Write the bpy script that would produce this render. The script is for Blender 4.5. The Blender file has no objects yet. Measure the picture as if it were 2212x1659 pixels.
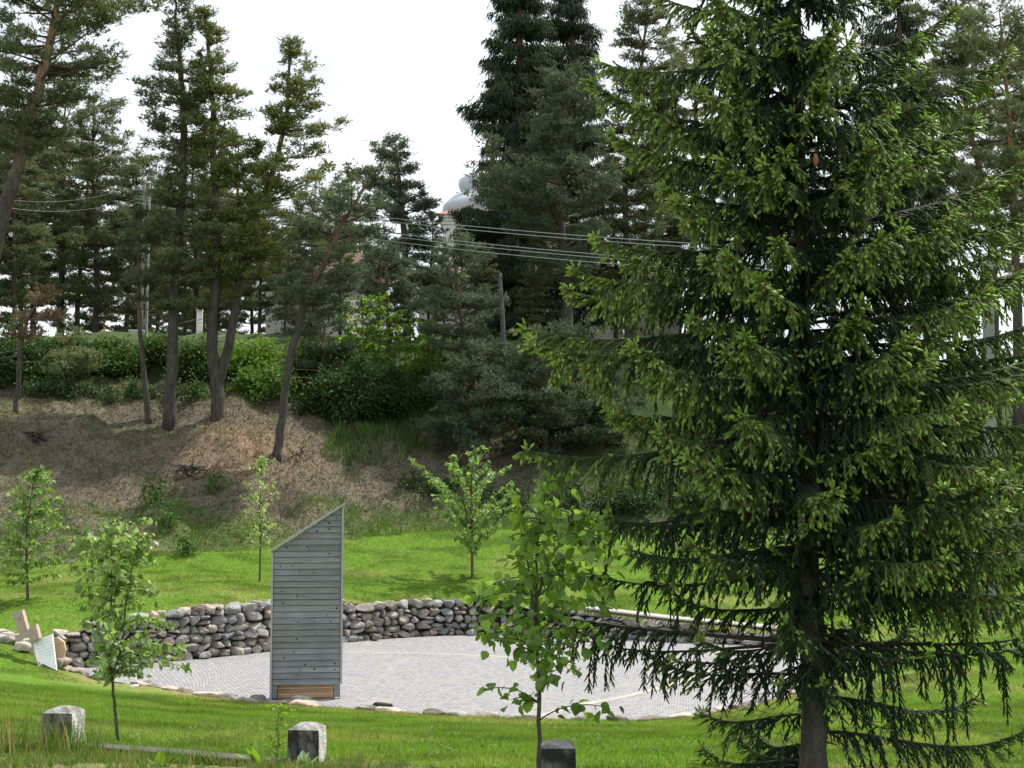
import bpy, math, random
import numpy as np
from mathutils import Vector

rng = np.random.default_rng(7)
random.seed(7)
SC = bpy.context.scene
COL = SC.collection

# ------------------------------------------------------------------ camera
CAMZ = 4.2
PITCH = math.atan(118 / 1422.2)
FPX = 1422.2
cam_d = bpy.data.cameras.new("camera"); cam = bpy.data.objects.new("camera", cam_d); COL.objects.link(cam)
cam.location = (0, 0, CAMZ); cam.rotation_euler = (math.pi / 2 + PITCH, 0, 0)
cam_d.sensor_width = 36; cam_d.lens = 50; cam_d.clip_end = 2000; cam_d.clip_start = 0.1
SC.camera = cam

# ------------------------------------------------------------------ world and sun
SUN_EL = math.radians(60)
sx, sy = 0.74, 0.62                                  # towards the sun on the ground plan
sl = math.hypot(sx, sy); sx /= sl; sy /= sl
W = bpy.data.worlds.new("World"); SC.world = W; W.use_nodes = True
nt = W.node_tree; nt.nodes.clear()
out = nt.nodes.new("ShaderNodeOutputWorld"); bg = nt.nodes.new("ShaderNodeBackground")
sky = nt.nodes.new("ShaderNodeTexSky"); sky.sky_type = 'NISHITA'; sky.sun_disc = False
sky.sun_elevation = SUN_EL; sky.sun_rotation = math.atan2(sx, sy)
tc = nt.nodes.new("ShaderNodeTexCoord"); mp = nt.nodes.new("ShaderNodeMapping"); mp.inputs['Scale'].default_value = (1, 1, 2.6)
nz = nt.nodes.new("ShaderNodeTexNoise"); nz.inputs['Scale'].default_value = 2.6; nz.inputs['Detail'].default_value = 6
cr = nt.nodes.new("ShaderNodeValToRGB")
cr.color_ramp.elements[0].position = 0.36; cr.color_ramp.elements[0].color = (0.60, 0.66, 0.73, 1)
cr.color_ramp.elements[1].position = 0.60; cr.color_ramp.elements[1].color = (0.97, 0.985, 1.0, 1)
mul = nt.nodes.new("ShaderNodeVectorMath"); mul.operation = 'SCALE'; mul.inputs['Scale'].default_value = 10.2
mx = nt.nodes.new("ShaderNodeMix"); mx.data_type = 'RGBA'; mx.inputs['Factor'].default_value = 0.9
L = nt.links.new
L(tc.outputs['Generated'], mp.inputs['Vector']); L(mp.outputs['Vector'], nz.inputs['Vector']); L(nz.outputs['Fac'], cr.inputs['Fac'])
L(cr.outputs['Color'], mul.inputs[0]); L(mul.outputs['Vector'], mx.inputs['B']); L(sky.outputs['Color'], mx.inputs['A'])
L(mx.outputs['Result'], bg.inputs['Color']); bg.inputs['Strength'].default_value = 0.1
L(bg.outputs['Background'], out.inputs['Surface'])
sd = bpy.data.lights.new("sun", 'SUN'); so = bpy.data.objects.new("sun", sd); COL.objects.link(so)
sd.energy = 4.6; sd.angle = math.radians(1.2); sd.color = (1.0, 0.95, 0.86)
so.rotation_euler = Vector((sx * math.cos(SUN_EL), sy * math.cos(SUN_EL), math.sin(SUN_EL))).to_track_quat('Z', 'Y').to_euler()
so.location = (20, 30, 60)
vs = SC.view_settings; vs.view_transform = 'Standard'; vs.look = 'None'; vs.exposure = 0.45; vs.gamma = 1.0; vs.use_curve_mapping = False
SC.cycles.max_bounces = 6; SC.cycles.diffuse_bounces = 3; SC.cycles.transparent_max_bounces = 4
SC.cycles.use_denoising = True

# ------------------------------------------------------------------ measuring helpers (2212 x 1659 photo pixels -> metres)
S = 1024 / 2212.0
def U(px, py, d):
    u = (px * S - 512) / FPX; v = (384 - py * S) / FPX
    c, s = math.cos(PITCH), math.sin(PITCH)
    y = c - v * s; z = s + v * c
    k = d / y
    return Vector((u * k, d, CAMZ + z * k))
def G0(px, py, z=0.0):
    p = U(px, py, 1.0); k = (z - CAMZ) / (p.z - CAMZ)
    return Vector((p.x * k, k, z))
def mpp(d): return S * d / FPX

# ------------------------------------------------------------------ terrain control
CTRL = [(50,1626,12.9),(200,1640,12.7),(400,1652,12.5),(600,1672,12.2),(50,1650,11.8),(600,1662,11.6),(1200,1700,11.4),(1750,1700,12.0),(2212,1680,12.2),
 (0,1600,14.0),(300,1622,14.6),(700,1640,13.6),(1200,1650,13.4),(1700,1655,13.4),
 (250,1608,17),(700,1590,18),(1200,1600,18),(1700,1590,18.5),(2212,1600,18),(0,1560,18),
 (0,1490,26),(150,1530,23),(500,1555,24),(1000,1572,24),(1500,1572,24),(1900,1530,24),(2212,1510,26),
 (0,1412,34.5),(2000,1450,31),(2212,1430,35),
 (20,1372,37),(150,1362,37.4),(330,1318,39),(580,1290,42),(900,1288,47),(1300,1312,47),(1600,1342,46),(1850,1370,44),(2212,1370,43),
 (1020,1250,49),(560,1258,45.5),(60,1300,40.5),
 (0,1240,46),(330,1200,50),(560,1190,52),(900,1150,56),(1350,1140,58),(1750,1150,58),(2212,1190,56),
 (35,895,60),(365,920,62),(470,905,63),(597,990,60),(0,1050,54),(300,1040,56.5),
 (250,850,65),(250,765,70),(0,765,70),(0,860,64),(550,765,71),(850,860,70),(850,765,75),(1000,810,72),(1300,900,70),(1300,770,78),
 (1040,1000,64),(1300,1050,62),(700,960,63),(750,1060,60),(1700,1040,64),(1700,900,74),(2212,1090,62),(2212,960,76)]
cp = []
for a in CTRL:
    p = U(*a); cp.append((p.x, p.y, p.z))
for i in range(0, 40, 4):                                        # along the terrace front edge
    pass
FRONT = [(130,1447),(200,1465),(300,1480),(450,1502),(580,1519),(740,1530),(1000,1547),(1200,1555),(1400,1558),(1560,1538),(1700,1503),(1780,1462),(1830,1425)]
WALLB = [(112,1447,1392),(130,1445,1374),(220,1440,1345),(330,1432,1325),(450,1422,1310),(580,1408,1301),(740,1389,1297),(900,1376,1297),(1060,1371,1300),(1250,1376,1322),(1440,1386,1345),(1640,1394,1364),(1800,1405,1382)]
for q in FRONT[1:]:
    p = G0(*q); cp.append((p.x, p.y - 0.3, 0.03)); 
cp += [(-40, 20, 1.5), (40, 20, 1.2), (-40, 45, 2.2), (40, 45, 1.2), (-45, 62, 6), (45, 62, 4.5), (-50, 75, 12.2), (50, 78, 11.0),
       (-30, 90, 13), (0, 95, 13), (30, 95, 13), (-60, 120, 13), (60, 120, 13), (0, 130, 13), (-120, 60, 8), (120, 60, 6),
       (-5, 8, 2.2), (5, 8, 2.2), (-5, 3, 2.5), (5, 3, 2.5), (0, -20, 2.6), (-40, -10, 2.5), (40, -10, 2.5), (-120, -60, 2.6), (120, -60, 2.6),
       (-200, 200, 13), (200, 200, 13), (0, 200, 13)]
cp = np.array(cp)
def tps(r2): return np.where(r2 > 1e-12, 0.5 * r2 * np.log(np.maximum(r2, 1e-12)), 0.0)
def _fit(P, lam=0.6):
    n = len(P); sc = 10.0
    X = P[:, :2] / sc
    D = ((X[:, None] - X[None]) ** 2).sum(-1)
    A = np.zeros((n + 3, n + 3)); A[:n, :n] = tps(D) + np.eye(n) * lam * 0.01
    A[:n, n] = 1; A[:n, n + 1:] = X; A[n, :n] = 1; A[n + 1:, :n] = X.T
    return np.linalg.solve(A, np.concatenate([P[:, 2], [0, 0, 0]])), X, sc
_w, _X, _sc = _fit(cp)
def base_h(x, y):
    x = np.asarray(x, float); y = np.asarray(y, float)
    shp = x.shape; q = np.stack([np.clip(x, -150, 150).ravel(), np.clip(y, -60, 200).ravel()], 1) / _sc
    o = np.empty(len(q))
    for i in range(0, len(q), 20000):
        qq = q[i:i + 20000]
        D = ((qq[:, None] - _X[None]) ** 2).sum(-1)
        o[i:i + 20000] = tps(D) @ _w[:-3] + _w[-3] + qq @ _w[-2:]
    return o.reshape(shp)
# value noise
_tab = rng.random((256, 256))
def vnoise(x, y, s):
    x = np.asarray(x) / s + 1000; y = np.asarray(y) / s + 1000
    xi = np.floor(x).astype(int); yi = np.floor(y).astype(int); fx = x - xi; fy = y - yi
    fx = fx * fx * (3 - 2 * fx); fy = fy * fy * (3 - 2 * fy)
    t = lambda a, b: _tab[a % 256, b % 256]
    return (t(xi, yi) * (1 - fx) + t(xi + 1, yi) * fx) * (1 - fy) + (t(xi, yi + 1) * (1 - fx) + t(xi + 1, yi + 1) * fx) * fy
def fbm(x, y, s, o=4):
    v = 0; a = 1; t = 0
    for k in range(o):
        v = v + a * vnoise(x + 17 * k, y - 31 * k, s); t += a; a *= 0.55; s /= 2.1
    return v / t
LB = [U(*a) for a in [(-1500,1240,46),(0,1240,46),(330,1200,50),(560,1190,52),(900,1150,56),(1350,1140,58),(1750,1150,58),(2212,1190,56),(3600,1190,56)]]
LBx = np.array([p.x for p in LB]); LBy = np.array([p.y for p in LB])
def bank_d(x, y):                                                # metres beyond the lawn's upper edge
    return y - np.interp(x, LBx, LBy) + (fbm(x, y, 3.0) - 0.5) * 1.6
OUT_W = [G0(a, b) for a, b, c in WALLB[1:]]
OUT_F = [G0(a, b) for a, b in FRONT]
OUTL = OUT_W + OUT_F[::-1]
PX = np.array([p.x for p in OUTL]); PY = np.array([p.y for p in OUTL])
def in_poly(x, y):
    c = np.zeros(np.shape(x), bool); n = len(PX)
    for i in range(n):
        x1, y1, x2, y2 = PX[i], PY[i], PX[i - 1], PY[i - 1]
        t = ((y1 > y) != (y2 > y)) & (x < (x2 - x1) * (y - y1) / (y2 - y1 + 1e-12) + x1)
        c ^= t
    return c
def poly_dist(x, y):
    d = np.full(np.shape(x), 1e9); n = len(PX)
    for i in range(n):
        x1, y1, x2, y2 = PX[i], PY[i], PX[i - 1], PY[i - 1]
        L2 = (x2 - x1) ** 2 + (y2 - y1) ** 2
        t = np.clip(((x - x1) * (x2 - x1) + (y - y1) * (y2 - y1)) / L2, 0, 1)
        d = np.minimum(d, np.hypot(x - x1 - t * (x2 - x1), y - y1 - t * (y2 - y1)))
    return d
WP = np.array([tuple(G0(a, b))[:2] for a, b, c in WALLB])
def path_dist(x, y):
    d = np.full(np.shape(x), 1e9)
    for i in range(1, len(WP)):
        x1, y1 = WP[i - 1]; x2, y2 = WP[i]
        L2 = (x2 - x1) ** 2 + (y2 - y1) ** 2
        t = np.clip(((x - x1) * (x2 - x1) + (y - y1) * (y2 - y1)) / L2, 0, 1)
        d = np.minimum(d, np.hypot(x - x1 - t * (x2 - x1), y - y1 - t * (y2 - y1)))
    return d
def H(x, y):
    x = np.asarray(x, float); y = np.asarray(y, float)
    h = base_h(x, y)
    b = bank_d(x, y); k = np.clip(b / 2.5, 0, 1)
    h = h + k * ((fbm(x, y, 3.2) - 0.5) * 1.3 + (fbm(x, y, 0.9, 3) - 0.5) * 0.75 - 0.9 * np.exp(-(((x + 9.3) / 0.8) ** 2 + ((y - 57) / 0.7) ** 2)) - 0.9 * np.exp(-(((x + 19) / 1.1) ** 2 + ((y - 58.6) / 0.8) ** 2))) * np.clip((130 - y) / 50, 0, 1)
    h = h + (1 - k) * (fbm(x, y, 2.0, 3) - 0.5) * 0.06
    ins = in_poly(x, y); dd = poly_dist(x, y)
    dw = path_dist(x, y)
    h = np.where(ins | (dw < 0.42), -0.12, h)
    h = np.where(~ins & (dd < 0.5) & (dw >= 0.42), np.minimum(h, 0.04 + 0.2 * dd), h)
    return h
def h1(x, y): return float(H(np.array([x]), np.array([y]))[0])
def ground_hit(px, py, d0=10, d1=110):
    ds = np.arange(d0, d1, 0.25); p = U(px, py, 1.0)
    z = CAMZ + (p.z - CAMZ) * ds; g = H(p.x * ds, ds)
    i = np.argmax(g >= z) if np.any(g >= z) else len(ds) - 1
    return float(p.x * ds[i]), float(ds[i]), float(g[i])

# ------------------------------------------------------------------ tagging
def tag(o, label=None, cat=None, group=None, kind=None):
    if label: o['label'] = label
    if cat: o['category'] = cat
    if group: o['group'] = group
    if kind: o['kind'] = kind
    return o
def empty(name, loc, label, cat, group=None):
    o = bpy.data.objects.new(name, None); COL.objects.link(o); o.location = loc
    o.empty_display_size = 0.3
    return tag(o, label, cat, group)

# ------------------------------------------------------------------ mesh accumulator
class Geo:
    def __init__(s): s.v = []; s.c = []; s.f = []; s.n = 0
    def add(s, v, faces, col=(1, 1, 1)):
        v = np.asarray(v, float).reshape(-1, 3); n = len(v)
        c = np.empty((n, 4)); c[:, 3] = 1; c[:, :3] = col
        s.v.append(v); s.c.append(c)
        f = np.asarray(faces, int)
        s.f.append(f + s.n); s.n += n
    def box(s, c, size, rz=0.0, col=(1, 1, 1), rx=0.0, ry=0.0):
        X = np.array([(i, j, k) for i in (-.5, .5) for j in (-.5, .5) for k in (-.5, .5)]) * np.array(size)
        X = X @ rot(rx, ry, rz).T + np.array(c)
        s.add(X, [[0, 1, 3, 2], [4, 6, 7, 5], [0, 4, 5, 1], [2, 3, 7, 6], [0, 2, 6, 4], [1, 5, 7, 3]], col)
    def tube(s, P, R, k=6, col=(1, 1, 1), cap=True):
        P = np.asarray(P, float); R = np.broadcast_to(np.asarray(R, float), (len(P),))
        T = np.gradient(P, axis=0); T /= np.linalg.norm(T, axis=1)[:, None] + 1e-9
        a = np.array([0, 0, 1.0]) if abs(T[0, 2]) < 0.9 else np.array([1.0, 0, 0])
        Uv = np.cross(T, a); Uv /= np.linalg.norm(Uv, axis=1)[:, None] + 1e-9
        Vv = np.cross(T, Uv)
        th = np.arange(k) * 2 * math.pi / k
        ring = P[:, None] + R[:, None, None] * (np.cos(th)[None, :, None] * Uv[:, None] + np.sin(th)[None, :, None] * Vv[:, None])
        n = len(P); i = np.arange(n - 1)[:, None] * k; j = np.arange(k)[None]
        j2 = (j + 1) % k
        f = np.stack([i + j, i + j2, i + k + j2, i + k + j], -1).reshape(-1, 4)
        c = col
        if np.ndim(col) == 2: c = np.repeat(np.asarray(col), k, axis=0)
        s.add(ring.reshape(-1, 3), f, c)
        if cap:
            base = s.n - n * k
            s.f.append(np.array([[base + q for q in range(k)][::-1]])); s.f.append(np.array([[s.n - k + q for q in range(k)]]))
    def build(s, name, mat, parent=None, smooth=False, loc=None):
        me = bpy.data.meshes.new(name)
        if s.v:
            V = np.concatenate(s.v); C = np.concatenate(s.c)
            if loc is None and parent is not None: loc = None
            off = np.zeros(3)
            if parent is not None:
                off = np.array(world_loc(parent))
            elif loc is not None: off = np.array(loc)
            V = V - off
            idx = np.concatenate([f.reshape(-1) for f in s.f])
            lens = np.concatenate([np.full(len(f), f.shape[1]) for f in s.f])
            me.vertices.add(len(V)); me.vertices.foreach_set("co", V.astype(np.float32).ravel())
            me.loops.add(len(idx)); me.loops.foreach_set("vertex_index", idx.astype(np.int32))
            me.polygons.add(len(lens)); st = np.concatenate([[0], np.cumsum(lens)[:-1]])
            me.polygons.foreach_set("loop_start", st.astype(np.int32))
            me.polygons.foreach_set("use_smooth", np.full(len(lens), bool(smooth)))
            ca = me.color_attributes.new("Col", 'FLOAT_COLOR', 'POINT')
            ca.data.foreach_set("color", C.astype(np.float32).ravel())
            me.update(calc_edges=True); me.validate(clean_customdata=False)
        me.materials.append(mat)
        o = bpy.data.objects.new(name, me); COL.objects.link(o)
        if parent is not None: o.parent = parent
        elif loc is not None: o.location = loc
        return o
def world_loc(o):
    p = Vector(o.location)
    while o.parent is not None:
        o = o.parent; p = p + Vector(o.location)
    return p
def rot(rx, ry, rz):
    cx, s1 = math.cos(rx), math.sin(rx); cy, s2 = math.cos(ry), math.sin(ry); cz, s3 = math.cos(rz), math.sin(rz)
    Rx = np.array([[1, 0, 0], [0, cx, -s1], [0, s1, cx]]); Ry = np.array([[cy, 0, s2], [0, 1, 0], [-s2, 0, cy]])
    Rz = np.array([[cz, -s3, 0], [s3, cz, 0], [0, 0, 1]])
    return Rz @ Ry @ Rx
def nrm(a): return a / (np.linalg.norm(a, axis=-1, keepdims=True) + 1e-9)
def shoots(g, P0, P1, nl, w, n, col, tip=None, ang=0.75, core=0.0):
    """needle-covered shoots: n thin triangles each, leaning forward round the axis"""
    P0 = np.asarray(P0); P1 = np.asarray(P1); m = len(P0)
    if m == 0: return
    A = P1 - P0; a = nrm(A)
    h = np.where(np.abs(a[:, 2:3]) < 0.9, np.array([[0, 0, 1.0]]), np.array([[1.0, 0, 0]]))
    u = nrm(np.cross(a, h)); v = np.cross(a, u)
    t = (np.arange(n)[None] + rng.random((m, n))) / n
    ph = rng.random((m, n)) * 2 * math.pi
    th = ang * (0.75 + 0.5 * rng.random((m, n))) * (1 - 0.55 * t ** 3)
    nlv = np.broadcast_to(np.asarray(nl, float).reshape(-1, 1), (m, 1)) * (0.8 + 0.4 * rng.random((m, n)))
    rad = np.cos(ph)[..., None] * u[:, None] + np.sin(ph)[..., None] * v[:, None]
    base = P0[:, None] + t[..., None] * A[:, None]
    d = np.cos(th)[..., None] * a[:, None] + np.sin(th)[..., None] * rad
    tipp = base + nlv[..., None] * d
    side = np.cross(a[:, None], rad) * (np.asarray(w, float).reshape(-1, 1, 1) if np.ndim(w) else w)
    V = np.stack([base - side, base + side, tipp], 2)                 # m,n,3,3
    c = np.broadcast_to(np.asarray(col, float), (m, 3)) if np.ndim(col) < 2 else np.asarray(col)
    C = np.repeat(c[:, None, None, :], n, 1); C = np.repeat(C, 3, 2) * (0.85 + 0.3 * rng.random((m, n, 1, 1)))
    if tip is not None:
        tt = np.asarray(tip).reshape(-1, 1, 1, 1) * np.clip((t[..., None, None] - 0.55) / 0.3, 0, 1)
        C = C * (1 - tt) + np.array([0.20, 0.42, 0.05]) * tt
    g.add(V.reshape(-1, 3), np.arange(m * n * 3).reshape(-1, 3), C.reshape(-1, 3))
    if core > 0:
        k = 3; tha = np.arange(k) * 2 * math.pi / k
        ring = core * (np.cos(tha)[None, :, None] * u[:, None] + np.sin(tha)[None, :, None] * v[:, None])
        B = np.concatenate([P0[:, None] + ring, P1[:, None] + ring * 0.4], 1)
        f = np.array([[0, 1, 4, 3], [1, 2, 5, 4], [2, 0, 3, 5]])
        F = (np.arange(m)[:, None, None] * 6 + f[None]).reshape(-1, 4)
        g.add(B.reshape(-1, 3), F, np.repeat(c * 0.8, 6, axis=0))
def leaves(g, P, D, N, size, col, fold=0.25, shape=0):
    """broad leaves: a pointed heart folded on its midrib, P stalk end, D direction of the tip, N face normal"""
    P = np.asarray(P); m = len(P)
    if m == 0: return
    D = nrm(D); N = nrm(N - (N * D).sum(1, keepdims=True) * D); Wd = np.cross(D, N)
    s = np.broadcast_to(np.asarray(size, float).reshape(-1, 1), (m, 1))
    pts = [(0, 0, 0), (0.14, 0.36, .06), (0.45, 0.42, .09), (0.78, 0.2, .03), (1.0, 0, -.12), (0.78, -0.2, .03), (0.45, -0.42, .09), (0.14, -0.36, .06), (0.5, 0, -.03)] if shape == 0 else \
          [(0, 0, 0), (0.3, 0.2, .03), (0.6, 0.2, .03), (0.85, 0.1, 0), (1.0, 0, -.05), (0.85, -0.1, 0), (0.6, -0.2, .03), (0.3, -0.2, .03), (0.5, 0, -.02)]
    V = np.stack([P + s * (a * D + b * Wd + c * (fold / .25) * N) for a, b, c in pts], 1)
    f = np.array([[0, 1, 2, 8], [8, 2, 3, 4], [0, 8, 6, 7], [8, 4, 5, 6]])
    F = (np.arange(m)[:, None, None] * 9 + f[None]).reshape(-1, 4)
    c = np.broadcast_to(np.asarray(col, float), (m, 3)) if np.ndim(col) < 2 else np.asarray(col)
    c = c * (0.82 + 0.36 * rng.random((m, 1)))
    g.add(V.reshape(-1, 3), F, np.repeat(c, 9, axis=0))

# ------------------------------------------------------------------ materials
def mat(name, base=None, rough=0.85, attr=False, noise=None, bump=None, trans=0.0, spec=0.3, tint=None):
    m = bpy.data.materials.new(name); m.use_nodes = True; t = m.node_tree; n = t.nodes; l = t.links.new
    b = n['Principled BSDF']; b.inputs['Roughness'].default_value = rough; b.inputs['Specular IOR Level'].default_value = spec
    cur = None
    if attr:
        a = n.new('ShaderNodeAttribute'); a.attribute_name = 'Col'; cur = a.outputs['Color']
        if base:
            q = n.new('ShaderNodeMix'); q.data_type = 'RGBA'; q.blend_type = 'MULTIPLY'; q.inputs['Factor'].default_value = 1
            l(cur, q.inputs['A']); q.inputs['B'].default_value = (*base, 1); cur = q.outputs['Result']
    elif base:
        q = n.new('ShaderNodeRGB'); q.outputs[0].default_value = (*base, 1); cur = q.outputs[0]
    tco = n.new('ShaderNodeTexCoord')
    for nn in (noise or []):
        scale, lo, hi, detail = nn[:4]
        x = n.new('ShaderNodeTexNoise'); x.inputs['Scale'].default_value = scale; x.inputs['Detail'].default_value = detail
        v = tco.outputs['Object']
        if len(nn) > 4:
            mp = n.new('ShaderNodeMapping'); mp.inputs['Scale'].default_value = nn[4]; l(v, mp.inputs['Vector']); v = mp.outputs['Vector']
        l(v, x.inputs['Vector'])
        r = n.new('ShaderNodeMapRange'); r.inputs['From Min'].default_value = 0.3; r.inputs['From Max'].default_value = 0.7
        r.inputs['To Min'].default_value = lo; r.inputs['To Max'].default_value = hi; l(x.outputs['Fac'], r.inputs['Value'])
        q = n.new('ShaderNodeVectorMath'); q.operation = 'SCALE'; l(cur, q.inputs[0]); l(r.outputs['Result'], q.inputs['Scale']); cur = q.outputs['Vector']
    if tint:                                                        # second colour in patches: (colour, scale, lo, hi)
        x = n.new('ShaderNodeTexNoise'); x.inputs['Scale'].default_value = tint[1]; x.inputs['Detail'].default_value = 6; l(tco.outputs['Object'], x.inputs['Vector'])
        r = n.new('ShaderNodeMapRange'); r.inputs['From Min'].default_value = tint[2]; r.inputs['From Max'].default_value = tint[3]; l(x.outputs['Fac'], r.inputs['Value'])
        q = n.new('ShaderNodeMix'); q.data_type = 'RGBA'; l(r.outputs['Result'], q.inputs['Factor']); l(cur, q.inputs['A']); q.inputs['B'].default_value = (*tint[0], 1); cur = q.outputs['Result']
    l(cur, b.inputs['Base Color'])
    if bump:
        x = n.new('ShaderNodeTexNoise'); x.inputs['Scale'].default_value = bump[0]; x.inputs['Detail'].default_value = 8
        v = tco.outputs['Object']
        if len(bump) > 2:
            mp = n.new('ShaderNodeMapping'); mp.inputs['Scale'].default_value = bump[2]; l(v, mp.inputs['Vector']); v = mp.outputs['Vector']
        l(v, x.inputs['Vector'])
        bb = n.new('ShaderNodeBump'); bb.inputs['Strength'].default_value = 0.8; bb.inputs['Distance'].default_value = bump[1]
        l(x.outputs['Fac'], bb.inputs['Height']); l(bb.outputs['Normal'], b.inputs['Normal'])
    if trans > 0:
        tr = n.new('ShaderNodeBsdfTranslucent'); ms = n.new('ShaderNodeMixShader'); ms.inputs['Fac'].default_value = trans
        g = n.new('ShaderNodeMix'); g.data_type = 'RGBA'; g.blend_type = 'MULTIPLY'; g.inputs['Factor'].default_value = 1
        l(cur, g.inputs['A']); g.inputs['B'].default_value = (1.2, 1.15, 0.65, 1)
        l(g.outputs['Result'], tr.inputs['Color']); l(b.outputs['BSDF'], ms.inputs[1]); l(tr.outputs['BSDF'], ms.inputs[2])
        l(ms.outputs['Shader'], n['Material Output'].inputs['Surface'])
    return m
M_NEEDLE = mat('needles', attr=True, rough=0.62, spec=0.2, trans=0.28)
M_LEAF = mat('leaf', attr=True, rough=0.45, spec=0.5, trans=0.5)
M_BUSH = mat('bush_leaf', attr=True, rough=0.6, spec=0.3, trans=0.35)
M_GRASS = mat('grass_blade', attr=True, rough=0.6, spec=0.2, trans=0.4)
M_BARK = mat('bark', attr=True, rough=0.95, noise=[(9, 0.55, 1.35, 6, (1, 1, 0.25)), (40, 0.7, 1.2, 4)], bump=(14, 0.05, (1, 1, 0.22)))
M_BARKS = mat('young_bark', attr=True, rough=0.8, noise=[(30, 0.7, 1.25, 4)])
M_STONE = mat('field_stone', attr=True, rough=0.9, noise=[(6, 0.72, 1.2, 6), (38, 0.8, 1.15, 5)], bump=(9, 0.06), tint=((0.36, 0.33, 0.27), 3.5, 0.55, 0.72))
M_DARK = mat('soil_core', base=(0.03, 0.026, 0.022), rough=1)
M_CONC = mat('old_concrete', attr=True, rough=0.95, noise=[(60, 0.6, 1.3, 6)], bump=(45, 0.02))

# ------------------------------------------------------------------ ground
def axis(lo, a, b, hi, st):
    c = np.arange(a, b + 1e-6, st); l_, r_ = [], []
    x = a; s_ = st
    while x > lo: s_ *= 1.18; x -= s_; l_.append(x)
    x = b; s_ = st
    while x < hi: s_ *= 1.18; x += s_; r_.append(x)
    return np.array(l_[::-1] + list(c) + r_)
gx = axis(-600, -17, 17, 600, 0.17); gy = axis(-200, 11, 72, 900, 0.2)
GX, GY = np.meshgrid(gx, gy)
GZ = H(GX, GY)
LAWN = np.array([0.105, 0.195, 0.022]); DRYL = np.array([0.25, 0.225, 0.09]); LIT = np.array([0.140, 0.122, 0.094]); SOIL = np.array([0.25, 0.165, 0.115]); UNDER = np.array([0.035, 0.065, 0.02])
def ground_col(x, y):
    x = np.asarray(x); y = np.asarray(y)
    c = LAWN + 0 * x[..., None]
    f = np.clip((fbm(x, y, 1.6, 5) - 0.5) * 5, 0, 1)[..., None]
    c = c * (1 - 0.4 * f) + DRYL * 0.4 * f
    f = np.clip((fbm(x + 90, y + 40, 0.9, 4) - 0.48) * 6, 0, 1)[..., None]; c = c * (1 - 0.38 * f)
    pd = poly_dist(x, y)
    e = np.clip(1.2 - pd / 1.3, 0, 1) * np.clip((fbm(x, y, 0.7) - 0.25) * 3, 0, 1); e = e[..., None] * 0.75
    c = c * (1 - e) + DRYL * 1.05 * e
    fk = (np.clip((13.05 - y) / 0.15, 0, 1) * np.clip((-0.8 - x) / 0.3, 0, 1) * (0.35 + 0.65 * (fbm(x, y, 0.5) > 0.5)))[..., None]
    c = c * (1 - fk) + np.array([0.26, 0.20, 0.13]) * fk
    b = bank_d(x, y); k = np.clip(b / 0.9, 0, 1)[..., None]
    g1 = np.clip((fbm(x + 50, y * 1.3, 2.8, 5) - 0.47) * 7, 0, 1)[..., None]
    bc = LIT * (0.75 + 0.55 * fbm(x, y, 0.6)[..., None])
    low = np.clip(1.1 - b / 9.0, 0.3, 1)[..., None]
    bc = bc * (1 - g1 * low) + np.array([0.075, 0.11, 0.035]) * g1 * low
    lz = (np.clip(1 - b / 6.5, 0, 1) * (0.4 + 0.6 * (fbm(x - 20, y, 1.4) > 0.45)))[..., None] * 0.7
    bc = bc * (1 - lz) + np.array([0.12, 0.145, 0.06]) * lz
    p = G0(1,1) if False else None
    so_ = np.exp(-(((x + 11.6) / 2.6) ** 2 + ((y - 60) / 2.0) ** 2))[..., None] * np.clip((fbm(x, y, 1.1) - 0.2) * 3, 0, 1)[..., None]
    bc = bc * (1 - so_) + SOIL * 1.15 * so_
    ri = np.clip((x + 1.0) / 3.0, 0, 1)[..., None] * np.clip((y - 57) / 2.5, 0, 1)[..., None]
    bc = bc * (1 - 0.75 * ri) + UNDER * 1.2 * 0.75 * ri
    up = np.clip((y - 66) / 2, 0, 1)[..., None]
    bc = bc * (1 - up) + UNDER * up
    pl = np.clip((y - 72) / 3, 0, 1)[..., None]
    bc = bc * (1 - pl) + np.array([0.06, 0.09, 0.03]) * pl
    return c * (1 - k) + bc * k
g = Geo(); nx, ny = len(gx), len(gy)
i = np.arange(ny - 1)[:, None] * nx + np.arange(nx - 1)[None]
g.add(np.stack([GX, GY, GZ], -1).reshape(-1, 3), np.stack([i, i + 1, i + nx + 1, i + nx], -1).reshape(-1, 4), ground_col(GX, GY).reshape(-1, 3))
M_GROUND = mat('ground', attr=True, rough=1.0, spec=0.1, noise=[(7, 0.75, 1.2, 6), (45, 0.65, 1.35, 5)], bump=(18, 0.08))
tag(g.build('ground', M_GROUND, smooth=True), kind='structure')

# paving
def smooth_path(P, n=8):
    P = np.asarray([tuple(p) for p in P], float); o = []
    for i in range(len(P) - 1):
        p0 = P[max(i - 1, 0)]; p1 = P[i]; p2 = P[i + 1]; p3 = P[min(i + 2, len(P) - 1)]
        for k in range(n):
            t = k / n
            o.append(0.5 * (2 * p1 + (p2 - p0) * t + (2 * p0 - 5 * p1 + 4 * p2 - p3) * t * t + (3 * p1 - p0 - 3 * p2 + p3) * t ** 3))
    o.append(P[-1]); return np.array(o)
wallpath = smooth_path([(*G0(a, b)[:2], 0) for a, b, c in WALLB], 10)
frontpath = smooth_path([tuple(p) for p in OUT_F], 8)
ring = [tuple(p) for p in wallpath[10:]] + [tuple(p) for p in frontpath[::-1]]
ring = [(x, y + (0.0), 0.0) for x, y, z in ring]
me = bpy.data.meshes.new('paving'); me.from_pydata(ring, [], [list(range(len(ring)))]); me.update()
mp_ = bpy.data.materials.new('granite_setts'); mp_.use_nodes = True
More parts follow.
